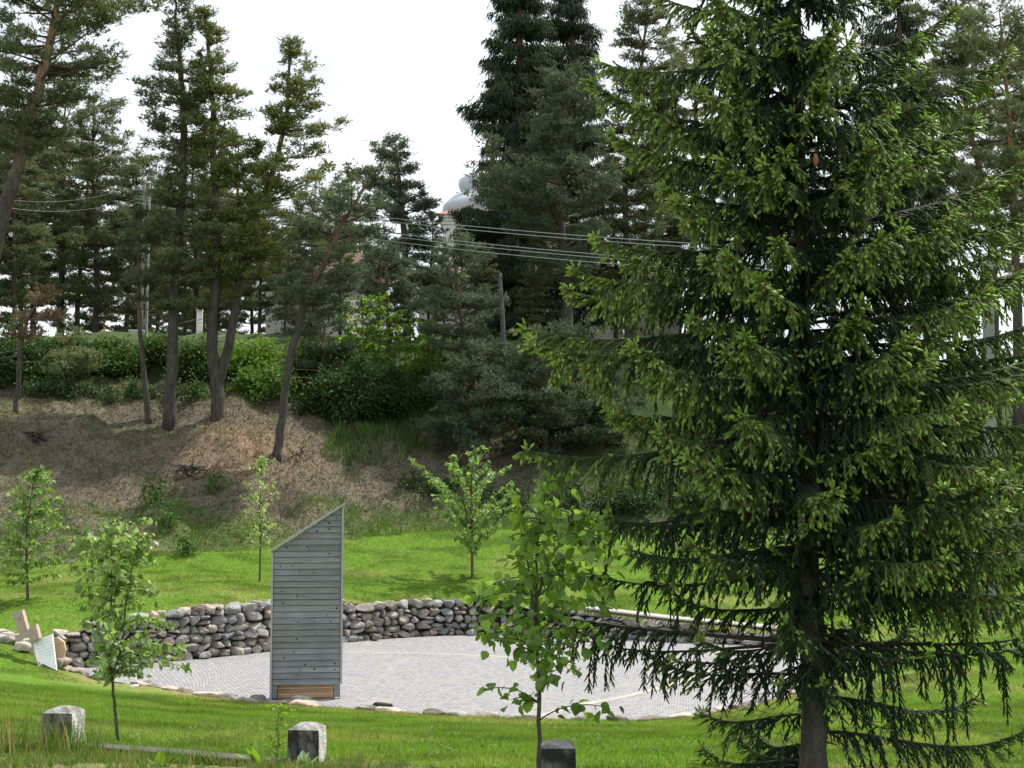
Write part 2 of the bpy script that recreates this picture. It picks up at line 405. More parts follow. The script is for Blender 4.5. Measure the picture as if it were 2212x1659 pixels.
def sett_material(m):
    t = m.node_tree; n = t.nodes; l = t.links.new; b = n['Principled BSDF']
    tco = n.new('ShaderNodeTexCoord'); sp = n.new('ShaderNodeSeparateXYZ'); l(tco.outputs['Object'], sp.inputs[0])
    def mth(op, a, bb=None, c=None):
        q = n.new('ShaderNodeMath'); q.operation = op
        for i_, v in enumerate((a, bb, c)):
            if v is None: continue
            if isinstance(v, (int, float)): q.inputs[i_].default_value = v
            else: l(v, q.inputs[i_])
        return q.outputs[0]
    Wd = 2.3                                                       # segmental arcs
    xs = mth('SUBTRACT', mth('MULTIPLY', mth('FRACT', mth('DIVIDE', sp.outputs['X'], Wd)), Wd), Wd / 2)
    arc = mth('SQRT', mth('SUBTRACT', 1.35 ** 2, mth('MULTIPLY', xs, xs)))
    wob = n.new('ShaderNodeTexNoise'); wob.inputs['Scale'].default_value = 1.3; wob.inputs['Detail'].default_value = 4; l(tco.outputs['Object'], wob.inputs['Vector'])
    v = mth('ADD', mth('SUBTRACT', sp.outputs['Y'], arc), mth('MULTIPLY', wob.outputs['Fac'], 0.22))
    row = mth('DIVIDE', v, 0.125); ang = mth('MULTIPLY', mth('ARCSINE', mth('DIVIDE', xs, 1.35)), 1.35)
    off = mth('MULTIPLY', mth('FLOOR', row), 0.37)
    colm = mth('ADD', mth('DIVIDE', ang, 0.12), off)
    fr = mth('FRACT', row); fc = mth('FRACT', colm)
    er = mth('MINIMUM', fr, mth('SUBTRACT', 1.0, fr)); ec = mth('MINIMUM', fc, mth('SUBTRACT', 1.0, fc))
    j1 = mth('LESS_THAN', er, 0.12); j2 = mth('LESS_THAN', ec, 0.10)
    cv = n.new('ShaderNodeCombineXYZ'); l(mth('FLOOR', row), cv.inputs[0]); l(mth('FLOOR', colm), cv.inputs[1]); l(mth('FLOOR', mth('DIVIDE', sp.outputs['X'], Wd)), cv.inputs[2])
    wn = n.new('ShaderNodeTexWhiteNoise'); l(cv.outputs[0], wn.inputs['Vector'])
    rp = n.new('ShaderNodeValToRGB'); rp.color_ramp.elements[0].color = (0.215, 0.215, 0.23, 1); rp.color_ramp.elements[1].color = (0.34, 0.335, 0.35, 1)
    e = rp.color_ramp.elements.new(0.5); e.color = (0.29, 0.285, 0.30, 1); l(wn.outputs['Value'], rp.inputs['Fac'])
    big = n.new('ShaderNodeTexNoise'); big.inputs['Scale'].default_value = 0.8; big.inputs['Detail'].default_value = 6; l(tco.outputs['Object'], big.inputs['Vector'])
    m1 = n.new('ShaderNodeMix'); m1.data_type = 'RGBA'; l(mth('MULTIPLY', mth('MAXIMUM', j1, j2), 0.85), m1.inputs['Factor']); l(rp.outputs['Color'], m1.inputs['A']); m1.inputs['B'].default_value = (0.12, 0.115, 0.11, 1)
    mr = n.new('ShaderNodeMapRange'); mr.inputs['From Min'].default_value = 0.56; mr.inputs['From Max'].default_value = 0.75; l(big.outputs['Fac'], mr.inputs['Value']); mr.inputs['To Max'].default_value = 0.5
    m2 = n.new('ShaderNodeMix'); m2.data_type = 'RGBA'; l(mr.outputs['Result'], m2.inputs['Factor']); l(m1.outputs['Result'], m2.inputs['A']); m2.inputs['B'].default_value = (0.33, 0.29, 0.23, 1)
    l(m2.outputs['Result'], b.inputs['Base Color']); b.inputs['Roughness'].default_value = 0.75
    bp = n.new('ShaderNodeBump'); bp.inputs['Distance'].default_value = 0.012; l(mth('MINIMUM', mth('MINIMUM', er, ec), 0.3), bp.inputs['Height']); l(bp.outputs['Normal'], b.inputs['Normal'])
sett_material(mp_)
me.materials.append(mp_)
pv = bpy.data.objects.new('paving', me); COL.objects.link(pv); tag(pv, kind='structure')
# pale band of flat stones laid in the setts
bandp = smooth_path([G0(640, 1412), G0(740, 1409), G0(900, 1411), G0(1100, 1420), G0(1240, 1436)], 8)
bandq = smooth_path([G0(1165, 1547), G0(1250, 1524), G0(1370, 1500), G0(1480, 1470), G0(1560, 1440)], 8)
M_BAND = mat('band_stone', base=(0.38, 0.35, 0.31), rough=0.85, noise=[(5, 0.8, 1.15, 5)])
g = Geo()
for bpth in (bandp, bandq):
    T = nrm(np.gradient(bpth, axis=0)); N_ = np.stack([-T[:, 1], T[:, 0], 0 * T[:, 0]], 1)
    V = np.concatenate([bpth + N_ * 0.11, bpth - N_ * 0.11]); V[:, 2] = 0.004; n_ = len(bpth)
    g.add(V, [[k, k + 1, n_ + k + 1, n_ + k] for k in range(n_ - 1)])
tag(g.build('paving_band', M_BAND), kind='structure')

# ------------------------------------------------------------------ stones
def _rock_base(n=5):
    V = {}; vs_ = []; fs = []
    def idx(p):
        k = tuple(np.round(p, 5))
        if k not in V: V[k] = len(vs_); vs_.append(p)
        return V[k]
    for ax in range(3):
        for sg in (-1, 1):
            for a in range(n):
                for b in range(n):
                    q = []
                    for (da, db) in ((0, 0), (1, 0), (1, 1), (0, 1)):
                        p = np.zeros(3); p[ax] = sg; p[(ax + 1) % 3] = -1 + 2 * (a + da) / n; p[(ax + 2) % 3] = -1 + 2 * (b + db) / n
                        q.append(idx(p))
                    fs.append(q if sg > 0 else q[::-1])
    return np.array(vs_), np.array(fs)
RB, RF = _rock_base()
def rock(g, c, size, rz, col, tilt=0.0, p=5.0, cuts=11):
    V = RB / (np.abs(RB) ** p).sum(1, keepdims=True) ** (1 / p)
    V = V * (1 + 0.035 * rng.normal(size=(len(V), 1)))
    for _ in range(cuts):
        n_ = nrm(rng.normal(size=3)); k = rng.uniform(0.62, 1.0)
        V = V - np.maximum(V @ n_ - k, 0)[:, None] * n_
    V = V * (np.array(size) / 2)
    V = V @ rot(0, tilt, rz).T + np.array(c)
    g.add(V, RF, col)
def stone_col():
    k = rng.random()
    b = np.array([0.285, 0.265, 0.24]) if k < 0.45 else np.array([0.34, 0.31, 0.265]) if k < 0.72 else np.array([0.23, 0.235, 0.24]) if k < 0.92 else np.array([0.36, 0.27, 0.225])
    return b * rng.uniform(0.7, 1.35)
wall_top = np.interp(np.linspace(0, 1, len(wallpath)), np.linspace(0, 1, len(WALLB)),
    [max(0.25, U(a, c, G0(a, b).y).z) for a, b, c in WALLB])
seg = np.concatenate([[0], np.cumsum(np.linalg.norm(np.diff(wallpath, axis=0), axis=1))])
TOT = seg[-1]
def wall_at(s):
    p = np.array([np.interp(s, seg, wallpath[:, k]) for k in range(3)])
    q = np.array([np.interp(min(s + 0.3, TOT), seg, wallpath[:, k]) for k in range(3)]); r = np.array([np.interp(max(s - 0.3, 0), seg, wallpath[:, k]) for k in range(3)])
    t = nrm(q - r); return p, t, np.interp(s, seg, wall_top)
stone_wall = empty('stone_wall', tuple(wall_at(TOT / 2)[0]), "long curved dry stone wall of rounded grey and brown fieldstones behind the paved circle", "stone wall")
g = Geo(); core = Geo()
z0 = -0.05; row = 0
while z0 < 1.7:
    rh = rng.uniform(0.19, 0.30); s = rng.uniform(0, 0.3)
    while s < TOT - 0.2:
        w = rng.choice([0.2, 0.32, 0.44, 0.62], p=[0.24, 0.36, 0.27, 0.13]) * rng.uniform(0.85, 1.15)
        p, t, top = wall_at(s + w / 2)
        nrm_out = np.array([-t[1], t[0], 0])
        if nrm_out[1] < 0 and abs(t[0]) > 0.3: nrm_out = -nrm_out
        if z0 + rh * 0.45 < top:
            hh = min(rh, top - z0 + 0.06); off = nrm_out * (0.22 + 0.07 * z0)
            zz = z0 + hh / 2 + rng.uniform(-0.035, 0.035)
            k = rng.random()
            if k < 0.16 and w < 0.5:
                for dz_ in (-0.25, 0.25):
                    rock(g, p + off + np.array([0, 0, zz + dz_ * hh]), (w * 1.02, 0.45, hh * 0.53), math.atan2(t[1], t[0]) + rng.uniform(-.15, .15), stone_col(), rng.uniform(-.12, .12))
            else:
                rock(g, p + off + nrm_out * rng.uniform(-.05, .05) + np.array([0, 0, zz]), (w * 1.04, 0.5, hh * rng.uniform(0.98, 1.14)), math.atan2(t[1], t[0]) + rng.uniform(-.12, .12), stone_col(), rng.uniform(-.22, .22), rng.uniform(2.6, 6))
        s += w
    z0 += rh * 0.93; row += 1
for s in np.arange(0.2, TOT, 0.5):                                # loose stones along the foot
    if rng.random() < 0.22:
        p, t, top = wall_at(s); nn_ = np.array([-t[1], t[0], 0]); nn_ = -nn_ if nn_[1] > 0 else nn_
        w = rng.uniform(0.12, 0.4); rock(g, p + nn_ * rng.uniform(0.05, 0.2) + np.array([0, 0, w * 0.25]), (w, w * 0.8, w * 0.6), rng.uniform(0, 3), stone_col())
g.build('stones', M_STONE, stone_wall, smooth=False)
cs = np.arange(0.1, TOT, 0.4); A_, B_ = [], []
for s in cs:
    p, t, top = wall_at(s); nn_ = np.array([-t[1], t[0], 0]); nn_ = nn_ if nn_[1] > 0 else -nn_
    A_ += [p + nn_ * 0.26 + np.array([0, 0, -0.1]), p + nn_ * (0.30) + np.array([0, 0, top - 0.12]), p + nn_ * 0.75 + np.array([0, 0, top - 0.14]), p + nn_ * 0.8 + np.array([0, 0, -0.1])]
k = np.arange(len(cs) - 1)[:, None, None] * 4; f = np.array([[0, 1, 5, 4], [1, 2, 6, 5], [2, 3, 7, 6]])
core.add(np.array(A_), (k + f[None]).reshape(-1, 4)); core.build('earth_core', M_DARK, stone_wall)

# edging stones along the front of the paving
segF = np.concatenate([[0], np.cumsum(np.linalg.norm(np.diff(frontpath, axis=0), axis=1))])
s = 0.3; n_e = 0
while s < segF[-1] - 0.5:
    w = rng.uniform(0.3, 0.8); p = np.array([np.interp(s + w / 2, segF, frontpath[:, k]) for k in range(3)])
    q = np.array([np.interp(s + w, segF, frontpath[:, k]) for k in range(3)]) - np.array([np.interp(s, segF, frontpath[:, k]) for k in range(3)])
    if rng.random() < 0.72:
        g = Geo(); c_ = stone_col() * (1.25 if rng.random() < 0.7 else 0.5) * np.array([1.12, 1.0, 0.92])
        hz = max(0.0, h1(p[0], p[1] - 0.2))
        rock(g, (p[0], p[1] - 0.1, hz + 0.02), (w * 0.95, rng.uniform(0.22, 0.4), rng.uniform(0.12, 0.2)), math.atan2(q[1], q[0]) + rng.uniform(-.2, .2), c_)
        tag(g.build('edging_stone', M_STONE, smooth=True), "low flat edging stone half sunk in grass at the near rim of the paving", "stone", "edging stones along the near rim of the paving")
        n_e += 1
    s += w
for px, py, sz, lab, cc in [(655, 1513, (0.62, 0.3, 0.13), "large pale flat stone under the tall wooden panel", (.40, .38, .33)),
                        (628, 1520, (0.4, 0.3, 0.13), "mossy grey stone beside the left legs of the tall wooden panel", (.24, .23, .2)),
                        (672, 1522, (0.5, 0.3, 0.10), "sloping grey stone in the grass in front of the pale flat stone under the panel", (.3, .29, .27)),
                        (555, 1402, (0.34, 0.32, 0.34), "single rounded stone lying loose at the wall foot left of the panel", (.33, .29, .25)),
                        (825, 1526, (0.42, 0.25, 0.12), "small blackish stone on the grass just right of the wooden panel", (.06, .055, .05)),
                        (558, 1516, (0.42, 0.35, 0.18), "dark weathered stone left of the wooden panel's foot", (.16, .155, .15))]:
    p = G0(px, py); g = Geo(); rock(g, (p.x, p.y, sz[2] / 4), sz, rng.uniform(-.4, .4), np.array(cc), 0.1)
    tag(g.build('loose_stone', M_STONE, smooth=True), lab, "stone")

for k in range(34):
    px = rng.uniform(-10, 135); py = 1380 + 0.42 * max(px, 0) + rng.uniform(-8, 14)
    if 30 < px < 58 and rng.random() < .5: continue
    hx, hy, hz_ = ground_hit(px, py, 30, 42); w = rng.uniform(0.22, 0.6); g = Geo()
    rock(g, (hx, hy, hz_ + w * 0.15), (w, w * 0.7, w * rng.uniform(.4, .6)), rng.uniform(-.5, .5), stone_col() * 1.1)
    tag(g.build('heaped_stone', M_STONE, smooth=True), "rough fieldstone in the loose heap round the leaning cross and marble slab", "stone", "fieldstones heaped round the leaning cross")
# slatted bench on the wall top
def wall_s_for_px(px):
    ss = np.linspace(0, TOT, 400); best = min(ss, key=lambda s_: abs(wall_at(s_)[0][0] / wall_at(s_)[0][1] * FPX / S + 512 / S - px)); return best
sb0, sb1 = wall_s_for_px(1262), wall_s_for_px(1690)
p, t, top = wall_at((sb0 + sb1) / 2)
bench = empty('slatted_bench', (p[0], p[1], top), "long pale slatted bench top curving along the low right end of the stone wall", "bench")
gs, gr = Geo(), Geo(); s = sb0; railp = [[], []]
while s < sb1:
    p, t, top = wall_at(s); nn_ = np.array([-t[1], t[0], 0]); nn_ = nn_ if nn_[1] > 0 else -nn_
    a = math.atan2(nn_[1], nn_[0]); c = p + nn_ * 0.25
    gs.box((c[0], c[1], top + 0.15), (0.62, 0.07, 0.045), a, (1, 1, 1))
    for q_, o_ in ((0, 0.03), (1, 0.47)): railp[q_].append(p + nn_ * o_ + np.array([0, 0, top + 0.075]))
    s += 0.115
for r_ in railp: gr.tube(r_, 0.03, 4)
M_SLAT = mat('pale_slats', base=(0.62, 0.59, 0.55), rough=0.7, noise=[(20, 0.85, 1.1, 4)])
M_WOODD = mat('dark_wood', base=(0.10, 0.075, 0.06), rough=0.8, noise=[(12, 0.7, 1.2, 4, (1, 1, 6))])
gs.build('slats', M_SLAT, bench); gr.build('rails', M_WOODD, bench)

# ------------------------------------------------------------------ tall wooden panel
d_t = G0(650, 1512).y
bl = U(583, 1524, d_t); br = U(733, 1524, d_t)
X0, X1 = bl.x, br.x; GZt = min(bl.z, 0.0)
ztopL = U(583, 1190, d_t).z; ztopR = U(738, 1092, d_t).z; zbot = U(600, 1480, d_t).z
WT = X1 - X0 + 0.04; ry = math.radians(0.0); RZ = math.radians(7)
panel = empty('wooden_panel', (X0, d_t, 0.0), "tall grey-blue weatherboard panel with slanted top standing on legs at the paving edge", "wooden panel")
M_PLANK = mat('grey_boards', attr=True, rough=0.62, noise=[(2.5, 0.8, 1.18, 6, (1, 1, 14)), (14, 0.82, 1.18, 6, (0.6, 1, 22)), (1.2, 0.85, 1.12, 5)], bump=(10, 0.006, (0.5, 1, 20)))
M_TRIM = mat('grey_trim', base=(0.38, 0.375, 0.38), rough=0.6, noise=[(14, 0.85, 1.1, 5, (3, 3, .4))])
M_NEWW = mat('fresh_pine_boards', attr=True, rough=0.55, noise=[(3, 0.85, 1.12, 5, (1, 1, 12))])
M_KNOT = mat('knot', base=(0.02, 0.015, 0.012), rough=0.8)
M_IRON = mat('black_iron', base=(0.02, 0.02, 0.022), rough=0.5)
cz_, sz_ = math.cos(RZ), math.sin(RZ)
def TP(x, y, z): return (X0 + x * cz_ - y * sz_, d_t + x * sz_ + y * cz_, z)
def prism(g, pts, y0, y1, col=(1, 1, 1)):                      # pts in local x,z ; extruded y0..y1
    n_ = len(pts); V = [TP(a, y0, b) for a, b in pts] + [TP(a, y1, b) for a, b in pts]
    g.f.append(np.array([[g.n + k for k in range(n_)]])); g.f.append(np.array([[g.n + n_ + k for k in range(n_)][::-1]]))
    for k in range(n_): g.f.append(np.array([[g.n + k, g.n + n_ + k, g.n + n_ + (k + 1) % n_, g.n + (k + 1) % n_]]))
    c = np.ones((2 * n_, 4)); c[:, :3] = col; g.v.append(np.array(V)); g.c.append(c); g.n += 2 * n_
slope = (ztopR - ztopL) / WT
def topz(x): return ztopL + slope * x
g = Geo(); gk = Geo()
pitch = (ztopR - zbot) / 29.5; z = zbot; k = 0
PB = np.array([0.215, 0.230, 0.245])
while z < ztopR - 0.05:
    za, zb = z, z + pitch * 0.91
    xl = 0.045 if za < ztopL - 0.02 else 0.045 + max(0, (za - ztopL) / slope)
    xl2 = 0.045 if zb < ztopL else 0.045 + (zb - ztopL) / slope
    if xl2 > WT - 0.12: xl2 = WT - 0.1
    if xl > WT - 0.15: break
    cuts = [None]
    if k % 4 == 2 and xl < 0.1: cuts = [rng.uniform(0.35, 0.65) * WT]
    tint = rng.uniform(0.86, 1.14) * (1.05 if k % 7 == 0 else 1)
    lean = 0.010
    def board(xa, xb, xa2, tn):
        y0 = rng.uniform(-0.004, 0.004)
        V = [TP(xa, y0 - 0.030, za), TP(xb, y0 - 0.030, za), TP(xb, y0 - 0.012, zb), TP(xa2, y0 - 0.012, zb),
             TP(xa, 0.02, za), TP(xb, 0.02, za), TP(xb, 0.02, zb), TP(xa2, 0.02, zb)]
        g.add(V, [[0, 1, 2, 3], [7, 6, 5, 4], [0, 4, 5, 1], [3, 2, 6, 7], [0, 3, 7, 4], [1, 5, 6, 2]], PB * tn * np.array([rng.uniform(.97, 1.03), 1, rng.uniform(.96, 1.04)]))
    if cuts[0] is None: board(xl, WT - 0.05, xl2, tint)
    else:
        board(xl, cuts[0] - 0.004, xl2, tint); board(cuts[0] + 0.004, WT - 0.05, cuts[0] + 0.004, tint * rng.uniform(0.85, 1.2))
    if rng.random() < 0.62:
        for _ in range(1 if rng.random() < .75 else 2):
            kx = rng.uniform(xl + 0.1, WT - 0.12); kz = rng.uniform(za + .03, zb - .03); r_ = rng.uniform(0.010, 0.020)
            th = np.arange(8) * math.pi / 4
            yk = -0.0335 + 0.018 * (kz - za) / (zb - za) - 0.003
            g.add([TP(kx + r_ * 1.3 * math.cos(a), yk - 0.0015, kz + r_ * math.sin(a)) for a in th], [list(range(8))], (0.02, 0.017, 0.015))
    z += pitch; k += 1
g.build('weatherboards', M_PLANK, panel)
g = Geo(); prism(g, [(0.02, zbot + 0.02), (WT - 0.02, zbot + 0.02), (WT - 0.02, topz(WT) - 0.03), (0.02, topz(0) - 0.03)], 0.021, 0.30, PB * 0.7); g.build('back_box', M_PLANK, panel)
g = Geo(); prism(g, [(-0.01, zbot - 0.4), (0.035, zbot - 0.4), (0.035, ztopL + .01), (-0.01, ztopL)], -0.045, 0.32); g.build('side_trim', M_TRIM, panel)
g = Geo(); prism(g, [(WT - 0.04, zbot + 0.0), (WT + 0.005, zbot + 0.0), (WT + 0.005, ztopR), (WT - 0.04, ztopR - 0.02)], -0.045, 0.32); g.build('side_trim', M_TRIM, panel)
g = Geo(); prism(g, [(-0.05, topz(-0.05) - 0.0), (WT + 0.03, topz(WT + 0.03) - 0.0), (WT + 0.03, topz(WT + 0.03) + 0.05), (-0.05, topz(-0.05) + 0.05)], -0.09, 0.36); g.build('roof_board', M_TRIM, panel)
for xa in (0.03, WT - 0.17):
    g = Geo(); prism(g, [(xa, zbot - 0.27), (xa + 0.12, zbot - 0.27), (xa + 0.12, zbot - 0.004), (xa, zbot - 0.004)], -0.01, 0.11, PB * 0.9)
    lg = g.build('leg', M_PLANK, panel)
    g = Geo()
    for xx in (xa - 0.014, xa + 0.122): prism(g, [(xx, GZt - 0.25), (xx + 0.012, GZt - 0.25), (xx + 0.012, zbot - 0.01), (xx, zbot - 0.01)], -0.005, 0.10)
    g.build('bracket', M_IRON, lg)
g = Geo(); zz = zbot - 0.36
for k in range(4):
    prism(g, [(0.10, zz + k * 0.125), (WT - 0.06, zz + k * 0.125), (WT - 0.06, zz + k * 0.125 + 0.119), (0.10, zz + k * 0.125 + 0.119)], 0.32, 0.345, np.array([0.82, 0.52, 0.31]) * rng.uniform(.9, 1.1))
g.build('lower_boards', M_NEWW, panel, )

# ------------------------------------------------------------------ concrete posts and kerb
def concrete_post(pxl, pxr, ptop, d, lab, rz=-0.10):
    a = U(pxl, ptop, d); b = U(pxr, ptop, d); w = (b.x - a.x) / math.cos(rz); cx = (a.x + b.x) / 2 + 0.02
    gz = h1(cx, d) - 0.3; top = a.z; hgt = top - gz
    g = Geo(); n_ = 12; u = np.linspace(-1, 1, n_ + 1)
    def dome(x, y): return -0.10 * np.maximum(np.abs(x), np.abs(y)) ** 2.2 * w / 0.28 * 0.5
    def put(Pl, dark):
        A = Pl.reshape(n_ + 1, n_ + 1, 3); k = np.clip((A[..., 2] + 0.10) / 0.10, 0, 1)[..., None]
        A = A * np.concatenate([1 - 0.06 * k, 1 - 0.06 * k, np.ones_like(k)], -1)
        q = A.reshape(-1, 3) * np.array([w / 2, w / 2, 1]); 
        nz_ = fbm(q[:, 0] * 7 + q[:, 2] * 3 + 9 * a.x, q[:, 1] * 7 + q[:, 2] * 9, 0.9, 4)
        q = q * (1 + (nz_[:, None] - .5) * 0.05)
        streak = fbm(q[:, 0] * 30 + q[:, 1] * 30, q[:, 2] * 4, 0.9, 3)
        base = {0: (0.07, 0.19), 1: (0.36, 0.70), 2: (0.15, 0.33)}[dark]  # sun painted pale on right side; other sides dark with dirt and painted shade
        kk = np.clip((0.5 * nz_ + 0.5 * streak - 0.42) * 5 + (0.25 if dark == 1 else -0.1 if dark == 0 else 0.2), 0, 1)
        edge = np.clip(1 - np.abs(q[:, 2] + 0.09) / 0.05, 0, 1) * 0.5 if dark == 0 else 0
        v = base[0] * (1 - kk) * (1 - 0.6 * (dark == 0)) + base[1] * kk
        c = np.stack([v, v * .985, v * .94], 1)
        q = q @ rot(0, 0, rz).T + np.array([cx, d + w / 2, top])
        i_ = np.arange(n_)[:, None] * (n_ + 1) + np.arange(n_)[None]
        g.add(q, np.stack([i_, i_ + 1, i_ + n_ + 2, i_ + n_ + 1], -1).reshape(-1, 4), c)
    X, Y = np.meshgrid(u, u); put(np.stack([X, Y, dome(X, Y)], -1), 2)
    T = (Y + 1) / 2
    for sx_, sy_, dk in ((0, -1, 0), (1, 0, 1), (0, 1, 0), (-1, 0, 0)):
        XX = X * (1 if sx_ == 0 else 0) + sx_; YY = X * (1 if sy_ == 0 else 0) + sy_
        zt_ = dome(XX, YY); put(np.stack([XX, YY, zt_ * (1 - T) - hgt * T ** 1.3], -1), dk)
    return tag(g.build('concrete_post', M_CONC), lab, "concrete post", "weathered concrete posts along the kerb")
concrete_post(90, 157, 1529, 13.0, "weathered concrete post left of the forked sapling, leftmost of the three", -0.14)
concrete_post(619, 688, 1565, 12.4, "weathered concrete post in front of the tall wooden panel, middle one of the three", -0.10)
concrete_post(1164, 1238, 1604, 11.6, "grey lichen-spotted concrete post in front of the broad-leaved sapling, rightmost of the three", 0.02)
g = Geo()
ka = [U(-60, 1602, 13.3), U(100, 1605, 13.15), U(200, 1609, 13.05), U(400, 1624, 12.8), U(640, 1645, 12.5), U(1200, 1682, 11.9), U(1900, 1735, 11.2)]
V = []
for p in ka:
    for dy, dz in ((-0.09, -0.5), (-0.09, -0.012), (-0.07, 0.0), (0.07, 0.0), (0.09, -0.012), (0.09, -0.5)): V.append((p.x, p.y + 0.02 + dy, p.z + dz + rng.uniform(-.006, .006)))
f = [[k * 6 + j, k * 6 + j + 1, (k + 1) * 6 + j + 1, (k + 1) * 6 + j] for k in range(len(ka) - 1) for j in range(5)]
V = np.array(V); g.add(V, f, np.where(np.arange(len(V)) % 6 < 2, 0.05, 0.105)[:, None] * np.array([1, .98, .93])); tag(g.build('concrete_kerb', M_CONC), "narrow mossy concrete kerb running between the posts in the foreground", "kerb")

# ------------------------------------------------------------------ memorial stones at the left end of the wall
M_PINK = mat('pink_stone', base=(0.42, 0.33, 0.29), rough=0.9, noise=[(7, 0.8, 1.15, 6)], bump=(20, 0.01))
M_MARB = mat('white_marble', base=(0.80, 0.83, 0.84), rough=0.4, noise=[(9, 0.93, 1.03, 6)])
M_TAN = mat('tan_stone', base=(0.50, 0.36, 0.22), rough=0.85, noise=[(5, 0.8, 1.15, 6)])
def slab(outline_px, d, thick, name, m, lab, cat, tilt=0.0, yaw=0.0, parts=None):
    P = [U(a, b, d) for a, b in outline_px]; c = sum(P, Vector()) / len(P)
    zmin = min(p.z for p in P)
    g = Geo(); n_ = len(P); V = []
    for off in (0, thick):
        for p in P:
            y = d + off + (p.z - zmin) * tilt + (p.x - c.x) * yaw
            V.append((p.x, y, p.z))
    fs = [list(range(n_)), [n_ + k for k in range(n_)][::-1]]
    g.add(V, np.array([[k, n_ + k, n_ + (k + 1) % n_, (k + 1) % n_] for k in range(n_)]))
    g.f.append(np.array([fs[0]])); g.f.append(np.array([fs[1]]))
    return tag(g.build(name, m), lab, cat)
slab([(86, 1436), (60, 1375), (27, 1389), (24, 1378), (38, 1371), (12, 1328), (40, 1319), (56, 1361), (78, 1349), (88, 1378), (68, 1388), (92, 1440)], 34.4, 0.2, 'stone_cross', M_PINK, "leaning pinkish stone cross at the left end of the stone wall", "stone cross", 0.1, -0.5)
slab([(122, 1448), (75, 1428), (60, 1390), (103, 1372)], 34.2, 0.07, 'marble_slab', M_MARB, "white inscribed marble slab propped against the stones beside the leaning cross", "marble slab", 0.4)
slab([(124, 1446), (102, 1380), (120, 1378), (134, 1388), (139, 1405), (134, 1425)], 34.6, 0.1, 'rounded_slab', M_TAN, "tan round-edged stone slab standing behind the white marble slab", "stone slab", 0.2)
# worn lettering on the marble: thin grey incised lines
g = Geo()
for k in range(6):
    for j in range(9):
        if rng.random() < 0.8:
            px = 72 + k * 0.9 + j * 3.4 + k * 1.6; py = 1390 + k * 6.4 - j * 1.15
            a = U(px, py, 34.2); zmin = U(122, 1448, 34.2).z
            y = 34.2 + (a.z - zmin) * 0.4 - 0.004
            g.box((a.x, y, a.z), (0.035, 0.003, 0.02), 0, (1, 1, 1), rx=-math.atan(0.4))
M_INC = mat('incised', base=(0.62, 0.66, 0.68), rough=0.8)
ins = g.build('inscription', M_INC, bpy.data.objects['marble_slab'])
# bits of debris on the near rim
pz = G0(540, 1488)
for (pa, pb, w, cc, nm, lab) in [((515, 1496), (578, 1483), 0.05, (0.32, 0.26, 0.22), 'wood_scrap', "dark splintered wood scrap lying on the near rim of the paving left of the panel")]:
    a, b = G0(pa[0] * 0 + 288, 1483), G0(320, 1474)
    g = Geo(); c = (a + b) / 2; g.box((c.x, c.y, 0.06), ((b - a).length, 0.16, 0.05), math.atan2(b.y - a.y, b.x - a.x), cc, ry=0.05)
    tag(g.build(nm, M_BARKS), lab, "wood scrap")
c = G0(281, 1490); g = Geo(); g.tube([(c.x, c.y, 0.05), (c.x + 0.16, c.y + 0.05, 0.07), (c.x + 0.2, c.y + 0.06, 0.08)], [0.05, 0.05, 0.04], 8, np.array([(.7, .7, .7), (.75, .75, .75), (.5, .05, .03)]))
tag(g.build('grave_candle', M_BARKS, smooth=True), "small white and red candle jar tipped over in the grass left of the panel", "candle jar")

# ------------------------------------------------------------------ grass
def blades(n, xr, yr, hh, ww, colf, keep, name, lab, lean=0.5, zoff=-0.01):
    x = rng.uniform(-1, 1, n); y = np.sqrt(rng.uniform(yr[0] ** 2, yr[1] ** 2, n)) if xr is None else rng.uniform(yr[0], yr[1], n)
    x = x * 0.40 * y if xr is None else rng.uniform(xr[0], xr[1], n)
    k = keep(x, y); x, y = x[k], y[k]; n = len(x)
    z = H(x, y) + zoff
    h = hh * (0.5 + rng.random(n)) ; w = ww * (0.6 + 0.8 * rng.random(n)); a = rng.random(n) * 2 * math.pi; b = rng.random(n) * 2 * math.pi
    P = np.stack([x, y, z], 1); sd_ = np.stack([np.cos(a) * w, np.sin(a) * w, 0 * w], 1); ln = np.stack([np.cos(b), np.sin(b), 0 * b], 1) * (h * lean * rng.random(n))[:, None]
    up = np.stack([0 * h, 0 * h, h], 1)
    V = np.stack([P - sd_, P + sd_, P + ln + up], 1)
    c = colf(x, y) * (0.75 + 0.5 * rng.random((n, 1)))
    g = Geo(); g.add(V.reshape(-1, 3), np.arange(n * 3).reshape(-1, 3), np.repeat(c, 3, axis=0))
    return tag(g.build(name, M_GRASS), lab, "grass", None, 'stuff')
def lawn_c(x, y):
    c = ground_col(x, y) * 1.5
    pk = (rng.random(len(x)) < 0.12)[:, None]
    return np.where(pk, np.array([0.22, 0.24, 0.07]), c * np.array([1.0, 1.0, 0.9]))
outp = lambda x, y: ~in_poly(x, y) & (path_dist(x, y) > 0.5)
blades(300000, None, (11.5, 31), 0.055, 0.005, lawn_c, lambda x, y: outp(x, y) & ((y > 13.35 + 0.12 * (-4 - x) * 0) | (x > -1.2)), 'grass', "short bright mown grass on the near slope in front of the paving", 0.9)
blades(260000, None, (33, 58), 0.06, 0.010, lawn_c, lambda x, y: outp(x, y) & (bank_d(x, y) < 0.6) & ((poly_dist(x, y) > 0.7)), 'grass', "bright mown grass on the far lawn between stone wall and bank", 0.9)
